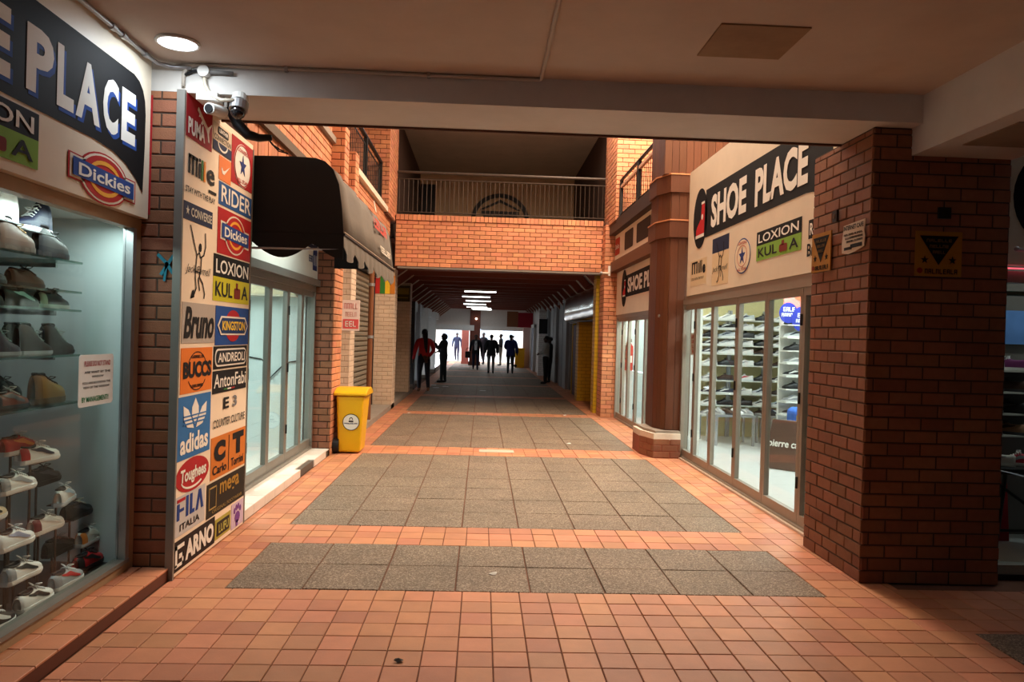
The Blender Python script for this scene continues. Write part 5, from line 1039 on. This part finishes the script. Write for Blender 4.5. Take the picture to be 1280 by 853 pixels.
# ================================================================== passage under and beyond the bridge
DKW = mat('corridor_dark', (96, 84, 74), .8, stain=.1); RB = mat('red_brown_beam', (122, 56, 38), .6, var=.2, grain=(1, 10, 10)); GREY = mat('grey_panel', (140, 142, 144), .6); CW = mat('corridor_white', (200, 198, 194), .7)
struct('ceiling_passage', MB().box(-3, 3.4, 15.75, 41, 3.5, 3.6), WOODD)
k = 0; y = 16.6
while y < 40:
    b = thing('roof_beam', 'red brown timber roof beam across the passage', 'beam', (.3, y, 3.0), 'roof beams of the passage'); 
    box('beam', (-1.75, 2.3, y, y+.14, 3.02, 3.28), RB, b)
    for sgn, xa, xb in ((-1, -1.75, -2.3), (1, 2.3, 2.75)): MB().prism([(xa, 3.02), (xa, 3.28), (xb, 2.78), (xb, 2.54)] if sgn > 0 else [(xa, 3.28), (xa, 3.02), (xb, 2.54), (xb, 2.78)], y, y+.14, 'y').build('haunch', RB, b)
    for sgn, xa, xb in ((-1, -1.7, -2.3), (1, 2.25, 2.7)): MB().cyl((xa, y-.02, 3.02), (xb, y-.02, 2.56), .014, n=5).build('edge_trim', paint(190, 170, 150), b)
    y += 1.55; k += 1
TB = emit_mat('batten_glow', (.95, 1, 1), 7)
for i, (x, y) in enumerate(((-.1, 22.87), (-.25, 25.97), (-.2, 29.07), (-.37, 32.17), (-.3, 35.27), (-.1, 36.82), (-.05, 38.37))):
    t = thing('batten_light', 'fluorescent batten light under the passage roof, %s from the bridge' % ('nearest', 'second', 'third', 'fourth', 'fifth', 'sixth', 'farthest')[i], 'lamp', (x, y, 2.95), 'batten lights in the passage')
    box('housing', (x-.50, x+.50, y-.05, y+.05, 2.96, 3.02), WHITE, t); box('tube', (x-.48, x+.48, y-.025, y+.025, 2.93, 2.96), TB, t)
    if i % 2 == 0: area('batten_lamp', (x, y, 2.92), 1.2, .1, 10, (.92, .98, 1.0), parent=t)
# right side: yellow shop, shiny fascia, grey fronts
struct('wall_right_infill', MB().box(3.0, 3.3, 15.7, 23, 0, 3.5).box(2.72, 3.2, 23, 41, 0, 3.5), GREY)
painted_pier('yellow painted brick pier beside the right brick column', 2.42, 2.85, 15.95, 16.35, 3.0, YEL, mat('yellow_joint', (150, 116, 20), .8), -1)
painted_pier('second yellow painted brick pier under the shiny fascia', 2.46, 2.85, 19.0, 19.5, 2.03, YEL, mat('yellow_joint', (150, 116, 20), .8), -1)
struct('wall_yellow', MB().box(2.86, 3.05, 16.3, 22.4, 0, 2.2), YEL, label='yellow wall inside the recessed right shop front')
dy = thing('shop_door', 'dark brown shop door in the yellow front', 'door', (2.7, 20.5, 0)); box('leaf', (2.62, 2.67, 19.9, 21.4, 0, 1.98), WOODD, dy); box('frame', (2.6, 2.7, 19.82, 19.9, 0, 2.03), YEL, dy); box('frame', (2.6, 2.7, 21.4, 21.5, 0, 2.03), YEL, dy); MB().ball((2.6, 20.1, 1.0), .04, .04, .04).build('door_knob', STEEL, dy)
sf = thing('metal_fascia', 'shiny curved metal fascia over the yellow shop', 'sign', (2.5, 19, 2.05)); FM = mat('polished_metal', (200, 206, 204), .16, metal=1.0, bump=.35, bscale=5, var=.1)
mb = MB(); n = 10; pts = [(2.62, 2.92), (2.52, 2.88), (2.46, 2.75), (2.43, 2.55), (2.42, 2.35), (2.43, 2.16), (2.48, 2.08), (2.62, 2.06)]
for y in [16.4+.58*i for i in range(11)]: mb.v += [(x+.012*math.sin(y*4), y, z) for x, z in pts]
mb.f = [(j*8+i, j*8+i+1, j*8+9+i, j*8+8+i) for j in range(10) for i in range(7)]; mb.mi = [0]*70; mb.build('sheet', FM, sf, smooth=True); box('frame', (2.6, 2.9, 16.35, 22.3, 2.04, 2.95), BLKMET, sf)
for k in range(9):
    a = 23.2+k*1.1
    if k % 3 != 2 and k != 7: tag(MB().box(2.62, 2.74, a, a+.95, 0, 2.75).build('wall_panel', GREY), '%s grey shop front panel past the shiny fascia' % ('first', 'second', '', 'third', 'fourth', '', 'fifth', '', '')[k], 'panel', 'grey panels along the right of the passage')
struct('trim_right_grey', MB().box(2.6, 2.75, 23, 33, 2.75, 2.85), CW)
bx_ = thing('projecting_sign', 'black square projecting sign on the right of the passage', 'sign', (2.45, 30, 2.1)); box('board', (2.28, 2.72, 30.0, 30.12, 1.75, 2.35), BLACK, bx_); box('arm', (2.6, 2.75, 30.03, 30.09, 2.3, 2.4), BLKMET, bx_)
pw_ = painted_pier('white painted brick pier below the black projecting sign', 2.35, 2.71, 31.0, 31.5, 2.74, mat('white_paint_brick', (226, 222, 218), .6, var=.05, rand=.04), mat('pale_joint', (180, 170, 164), .8), -1)
dg = thing('shop_door', 'pale blue grey door at the far right of the passage', 'door', (2.4, 35.5, 0)); box('leaf', (2.42, 2.47, 34.6, 36.4, 0, 2.05), paint(128, 138, 156), dg); box('frame', (2.38, 2.5, 34.5, 34.6, 0, 2.15), CW, dg); box('frame', (2.38, 2.5, 36.4, 36.5, 0, 2.15), CW, dg); box('frame_head', (2.38, 2.5, 34.5, 36.5, 2.05, 2.2), CW, dg)
struct('wall_right_far', MB().box(2.5, 3.0, 32, 41, 0, 3.5), CW)
rf = thing('red_fascia', 'red and brown fascia sign box at the far right of the passage', 'sign', (2.0, 37.5, 2.1)); box('board', (1.75, 2.49, 36.93, 38.25, 2.08, 2.8), paint(150, 30, 44), rf); box('end_panel', (1.2, 1.75, 36.93, 37.03, 2.08, 2.85), mat('brown_panel', (130, 74, 40), .6), rf)
yb = thing('yellow_bin', 'yellow bin at the far end of the passage', 'bin', (2.0, 38.6, 0)); o = MB().box(1.72, 2.2, 38.4, 38.9, 0, .95).build('body', YB, yb); o.modifiers.new('b', 'BEVEL').width = .03; box('lid', (1.7, 2.22, 38.37, 38.93, .95, 1.02), YB, yb); MB().cyl((1.74, 38.38, .1), (1.74, 38.32, .1), .08).build('wheel', BLACK, yb)
tag(MB().box(2.15, 2.5, 39.0, 39.5, 0, 2.9).build('pillar_post', mat('pink_post', (200, 170, 164), .7)), 'pale pink pillar at the far right of the passage', 'pillar')
# left side
struct('wall_left_passage', MB().box(-3.2, -2.6, 15.7, 41, 0, 3.5), DKW)
for a, b, m, lb in ((21.5, 22.3, 'dark', 'dark shop front post on the left of the passage'), (23.2, 24.0, 'grey', 'grey shop front post on the left of the passage'), (26.5, 28.5, 'pale', 'pale projecting wall on the left of the passage'), (31, 33, 'pale', 'pale wall end far down the left of the passage')):
    t = thing('shop_post', lb, 'post', (-2.2, a, 0)); box('post', (-2.57, -1.95, a, a+.35, 0, 2.53), {'dark': BLKMET, 'grey': GREY, 'pale': CW}[m], t); box('plinth', (-2.57, -1.93, a-.02, a+.37, 0, .15), DKW, t); box('head', (-2.57, -1.95, a+.35, b, 2.25, 2.53), {'dark': BLKMET, 'grey': GREY, 'pale': CW}[m], t)
# far end
struct('wall_far_header', MB().box(-3, 3, 40, 40.3, 1.98, 3.5), mat('far_header', (206, 198, 190), .7)); struct('trim_far_beam', MB().box(-3, -.45, 39.4, 39.8, 1.86, 2.14), CW); struct('trim_far_shutter', MB().box(-.1, 2.4, 39.7, 39.95, 1.9, 2.12), CW)
fc = thing('brown_column', 'brown column in the middle of the far opening', 'pillar', (-.35, 40, 0)); box('shaft', (-.68, -.12, 39.85, 40.35, 0, 2.95), mat('brown_column', (110, 58, 44), .6), fc); box('base', (-.72, -.08, 39.8, 40.4, 0, .2), WOODD, fc); MB().ball((-.35, 39.8, 2.5), .05, .05, .05).build('lamp', emit_mat('small_lamp', (1, .8, .6), 8), fc)
tag(MB().box(-1.15, -.75, 41.5, 42.4, 0, 2.1).build('pink_wall', mat('pink_wall', (216, 130, 120), .7)), 'pink wall end just outside the far opening', 'wall')
struct('ground', MB().box(-30, 30, 44, 90, -.2, -.01), mat('bright_paving', (206, 204, 200), .8)); 
fb = thing('far_building', 'pale sunlit building across the street beyond the passage', 'building', (0, 60, 0)); box('walls', (-20, 20, 60, 64, 0, 9), mat('pale_render', (232, 222, 212), .8), fb)
for x in (-5.5, -3.2, -.8, 1.6, 4.0):
    wq = box('window', (x, x+1.4, 59.94, 60.05, .9, 2.3), paint(206, 212, 222), fb); box('pane', (x+.08, x+1.32, 59.92, 59.95, 1.0, 2.2), mat('far_pane', (196, 208, 222), .2), wq)
box('awning_strip', (-6, 6, 59.2, 60, 2.6, 2.75), paint(222, 170, 160), fb)
for x, y, lb in ((-1.5, 23.4, 'pale scrap of litter near the bystander in black'), (-1.1, 22.9, 'second pale scrap of litter near the bystander in black'), (-1.35, 22.3, 'third pale scrap of litter nearer the bridge'), (.05, 21.6, 'pale scrap of litter in the middle of the passage')):
    tag(MB().prism([(x-.09, y-.06), (x+.08, y-.07), (x+.1, y+.05), (x-.05, y+.08)], .004, .012).build('litter', paint(220, 218, 214)), lb, 'litter')
# ================================================================== people
def person(label, loc, yaw, H, pose, top, trousers, shoes, skin=(70, 46, 36), hair='short', hairc=(18, 15, 15), coat=0.0, shirt=None):
    k = H/1.75; bx_, by_ = 1.07, 1.18
    V = []; E_ = []; Rr = []; tagn = []
    def v(p, r, t, par=None):
        V.append(Vector(p)*k); Rr.append((r[0]*k, r[1]*k) if isinstance(r, tuple) else (r*k, r*k)); tagn.append(t)
        if par is not None: E_.append((par, len(V)-1))
        return len(V)-1
    pel = v((0, 0, .97), (.15, .105), 'legs'); wa = v((0, .0, 1.12), (.135, .095), 'torso', pel); ch = v((0, .0, 1.30), (.165, .105), 'torso', wa); uc = v((0, -.005, 1.44), (.12, .08), 'torso', ch)
    nk = v((0, 0, 1.515), .052, 'skin', uc); hb = v((0, .015, 1.575), (.066, .075), 'skin', nk); hm = v((0, .02, 1.655), (.074, .092), 'skin', hb); ht = v((0, .005, 1.725), (.055, .065), 'skin', hm)
    no = v((0, .115, 1.632), .012, 'skin', hm)
    ja = v((0, .075, 1.575), (.03, .03), 'skin', hb)
    for s in (-1, 1): v((s*.085, .0, 1.64), .012, 'skin', hm)
    hands = []
    for s in (-1, 1):
        A = pose['arms'][0 if s < 0 else 1]
        sh = v((s*.175, -.005, 1.43), .062, 'torso', uc); el = v((s*A[0][0], A[0][1], A[0][2]), .044, 'torso', sh); wr = v((s*A[1][0], A[1][1], A[1][2]), .029, 'torso', el)
        d = (Vector((s*A[1][0], A[1][1], A[1][2]))-Vector((s*A[0][0], A[0][1], A[0][2]))).normalized(); w0 = Vector((s*A[1][0], A[1][1], A[1][2])); side = Vector((0, 1, 0)) if abs(d.y) < .7 else Vector((0, 0, 1))
        side = (side-d*side.dot(d)).normalized(); nor = d.cross(side)
        pm = v(w0+d*.055, (.034, .02), 'skin', wr); kn = v(w0+d*.09, (.032, .016), 'skin', pm)
        for f_ in range(4):
            b0 = w0+d*.10+side*(.026-.0175*f_); ln = (.035, .04, .037, .028)[f_]; f1 = v(b0+d*ln*.5, .009, 'skin', kn); v(b0+d*ln*1.2+nor*s*-.012, .007, 'skin', f1)
        t1 = v(w0+d*.05+side*.042, .010, 'skin', pm); v(w0+d*.085+side*.055, .008, 'skin', t1); hands.append(w0+d*.09)
    for s in (-1, 1):
        Lg = pose['legs'][0 if s < 0 else 1]
        hp = v((s*.09, 0, .90), .092, 'legs', pel); kn = v((s*(.095), Lg[0][0], Lg[0][1]), .060, 'legs', hp); an = v((s*.095, Lg[1][0], Lg[1][1]), .040, 'legs', kn)
        he = v((s*.095, Lg[1][0]-.03, Lg[1][1]-.055), (.035, .03), 'feet', an); v((s*.105, Lg[1][0]+.14, Lg[1][1]-.062), (.038, .026), 'feet', he)
    me = bpy.data.meshes.new('body'); me.from_pydata([tuple(q) for q in V], E_, []); ob = bpy.data.objects.new('tmp', me); C.objects.link(ob)
    sk = ob.modifiers.new('s', 'SKIN'); sk.use_smooth_shade = True; ob.modifiers.new('u', 'SUBSURF').levels = 1
    for q, r in zip(me.skin_vertices[0].data, Rr): q.radius = r
    me.skin_vertices[0].data[0].use_root = True
    dg_ = bpy.context.evaluated_depsgraph_get(); bm_ = bpy.data.meshes.new_from_object(ob.evaluated_get(dg_)); bpy.data.objects.remove(ob)
    root = thing('person', label, 'person', loc); root.rotation_euler[2] = yaw
    zmin = min(q.co.z for q in bm_.vertices)
    for q in bm_.vertices: q.co.z -= zmin
    bm_.materials.clear(); bm_.materials.append(mat('skin_%d_%d_%d' % skin, skin, .55, var=.05)); bm_.name = 'body'
    for p in bm_.polygons: p.use_smooth = True; p.material_index = 0
    def kid(name, me2): o = bpy.data.objects.new(name, me2); C.objects.link(o); o.parent = root; return o
    for q in bm_.vertices:
        if q.co.z < 1.5*k: q.co.x *= bx_; q.co.y *= by_ if abs(q.co.y) < .2*k else 1.05
    kid('body', bm_)
    segs = [(V[a], V[b], tagn[b] if not (tagn[b] == 'legs' and tagn[a] == 'torso') else 'legs') for a, b in E_]
    def near(pt):
        best = 9; t = ''
        for a, b, tg in segs:
            ab = b-a; u = max(0, min(1, (pt-a).dot(ab)/max(1e-9, ab.length_squared))); d = (pt-a-ab*u).length
            if d < best: best = d; t = tg
        return t
    lab = [near(Vector((p.center.x/(bx_ if p.center.z < 1.5*k else 1), p.center.y/(1.12 if p.center.z < 1.5*k else 1), p.center.z+zmin))) for p in bm_.polygons]
    nv_ = [q.normal.copy() for q in bm_.vertices]
    def cloth(name, keys, off, m, extra=None):
        mb = MB(); idx = {}
        for p, l in zip(bm_.polygons, lab):
            if l in keys or (extra and extra(p.center)):
                f = []
                for i in p.vertices:
                    if i not in idx: idx[i] = len(mb.v); mb.v.append(tuple(bm_.vertices[i].co+nv_[i]*off))
                    f.append(idx[i])
                mb.f.append(tuple(f)); mb.mi.append(0)
        if mb.f: kid(name, mb.mesh(name, m, True))
    fab = lambda c: mat('cloth_%d_%d_%d' % tuple(c), c, .85, var=.12, scale=30, bump=.15)
    cloth('trousers', ('legs',), .008, fab(trousers)); cloth('shoes', ('feet',), .006, fab(shoes))
    cloth('jacket' if coat else 'shirt', ('torso',), .012+coat*.25, fab(top), (lambda c: coat and .80*k < c.z < 1.0*k and abs(c.x) < .2) if coat else None)
    if shirt:
        mb = MB(); mb.prism([(-.06*k, 1.0*k), (.06*k, 1.0*k), (.075*k, 1.25*k), (.05*k, 1.46*k), (-.05*k, 1.46*k), (-.075*k, 1.25*k)], .10*k, .135*k, 'y'); kid('shirt_front', mb.mesh('shirt_front', fab(shirt)))
    hm_ = MB(); hz = 1.66*k-zmin
    hm_.ball((0, -.008*k, hz+.025*k), .088*k, .108*k, .088*k, 14, 8)
    hm_.v = [(x, y if y < .055*k or z > hz+.06*k else .055*k, max(z, hz-.02*k) if y > 0 else z) for x, y, z in hm_.v]
    if hair == 'long':
        hm_.tube([(0, -.06*k, hz+.06*k), (0, -.10*k, hz-.04*k), (.01, -.125*k, hz-.2*k), (.02, -.14*k, hz-.4*k), (.04, -.14*k, hz-.56*k)], [.06*k, .075*k, .06*k, .05*k, .02*k], 10)
    if hair == 'bob': hm_.ball((0, -.03*k, hz-.02*k), .11*k, .11*k, .12*k, 14, 8)
    kid('hair', hm_.mesh('hair', mat('hair_black', (18, 15, 15), .7, bump=.3), True))
    for s in (-1, 1):
        e = MB().ball((s*.028*k, .098*k, 1.662*k-zmin), .011*k, .009*k, .008*k, 8, 5); kid('eye', e.mesh('eye', paint(30, 24, 22), True))
    mo = MB().ball((0, .105*k, 1.583*k-zmin), .024*k, .008*k, .007*k, 8, 5); kid('mouth', mo.mesh('mouth', paint(92, 50, 46), True))
    return root
DOWN = ((.25, -.02, 1.16), (.27, .05, .92)); FOLD = ((.24, .06, 1.18), (.05, .20, 1.12)); HOLD = ((.23, .02, 1.18), (.12, .22, 1.10)); UPH = ((.24, .10, 1.20), (.15, .26, 1.38)); BACK = ((.24, -.10, 1.18), (.10, -.15, 1.0)); OUT = ((.25, -.02, 1.17), (.27, .06, .94))
ST = (((.0, .50), (0, .085)), ((.0, .50), (0, .085))); WK = (((.10, .52), (.10, .09)), ((-.02, .50), (-.18, .12))); SP = (((.02, .5), (.03, .085)), ((-.02, .5), (-.04, .085)))
person('person in red top and dark jeans with long black hair by the left wall', (-1.6, 20.75, 0), .25, 1.72, dict(arms=(DOWN, BACK), legs=WK), (178, 40, 44), (26, 30, 44), (120, 84, 66), hair='long')
person('person dressed all in black holding a phone, standing left of the middle', (-1.28, 25.0, 0), 1.35, 1.62, dict(arms=(UPH, HOLD), legs=SP), (18, 18, 22), (16, 16, 20), (20, 20, 22), hair='bob', coat=.05)
person('person walking towards the viewer in dark jacket and white shirt', (-.29, 34.8, 0), PI, 1.62, dict(arms=(DOWN, OUT), legs=WK), (26, 28, 36), (30, 34, 60), (20, 20, 22), coat=.05, shirt=(224, 230, 236))
person('person seen from behind in a black coat and grey trousers', (.40, 31.9, 0), .05, 1.64, dict(arms=(OUT, OUT), legs=SP), (20, 20, 24), (92, 90, 88), (20, 20, 22), coat=.10)
person('person seen from behind in a navy blue jacket and black trousers', (1.24, 32.1, 0), -.05, 1.66, dict(arms=(HOLD, OUT), legs=ST), (26, 34, 84), (18, 18, 24), (20, 20, 22), coat=.10)
person('person in a pale shirt and black trousers leaning by the right wall', (2.22, 25.7, 0), 1.35, 1.63, dict(arms=(FOLD, HOLD), legs=ST), (176, 180, 176), (18, 18, 20), (20, 20, 22))
person('person in black half hidden behind the one in the pale shirt', (2.42, 26.5, 0), 1.5, 1.60, dict(arms=(DOWN, FOLD), legs=ST), (24, 24, 28), (20, 20, 22), (20, 20, 22))
person('person in dark top and grey trousers standing at the far opening', (1.02, 40.6, 0), 1.5, 1.70, dict(arms=(HOLD, DOWN), legs=ST), (34, 36, 44), (120, 116, 108), (30, 30, 30))
person('person in dark clothes at the far opening behind the black coat', (.08, 41.8, 0), 2.6, 1.76, dict(arms=(OUT, HOLD), legs=WK), (30, 32, 44), (34, 34, 48), (30, 30, 30))
person('person in blue outdoors left of the pink wall', (-1.55, 46.0, 0), 3.0, 1.72, dict(arms=(DOWN, DOWN), legs=WK), (34, 38, 66), (40, 38, 62), (60, 60, 66))
person('person outdoors right of the navy jacket at the far opening', (1.75, 43.0, 0), 2.0, 1.65, dict(arms=(UPH, DOWN), legs=ST), (30, 32, 40), (40, 40, 44), (30, 30, 30))
hbx = thing('handbag', 'dark brown bag carried by the person walking towards the viewer', 'bag', (-.02-.62, 34.75, .55)); bag = MB().box(-.78, -.52, 34.68, 34.82, .55, .86).build('body', paint(44, 28, 28), hbx); bag.modifiers.new('b', 'BEVEL').width = .03; MB().tube([(-.74, 34.75, .86), (-.72, 34.75, .98), (-.65, 34.75, 1.02), (-.58, 34.75, .98), (-.56, 34.75, .86)], .012, 6).build('strap', paint(44, 28, 28), hbx, smooth=True)
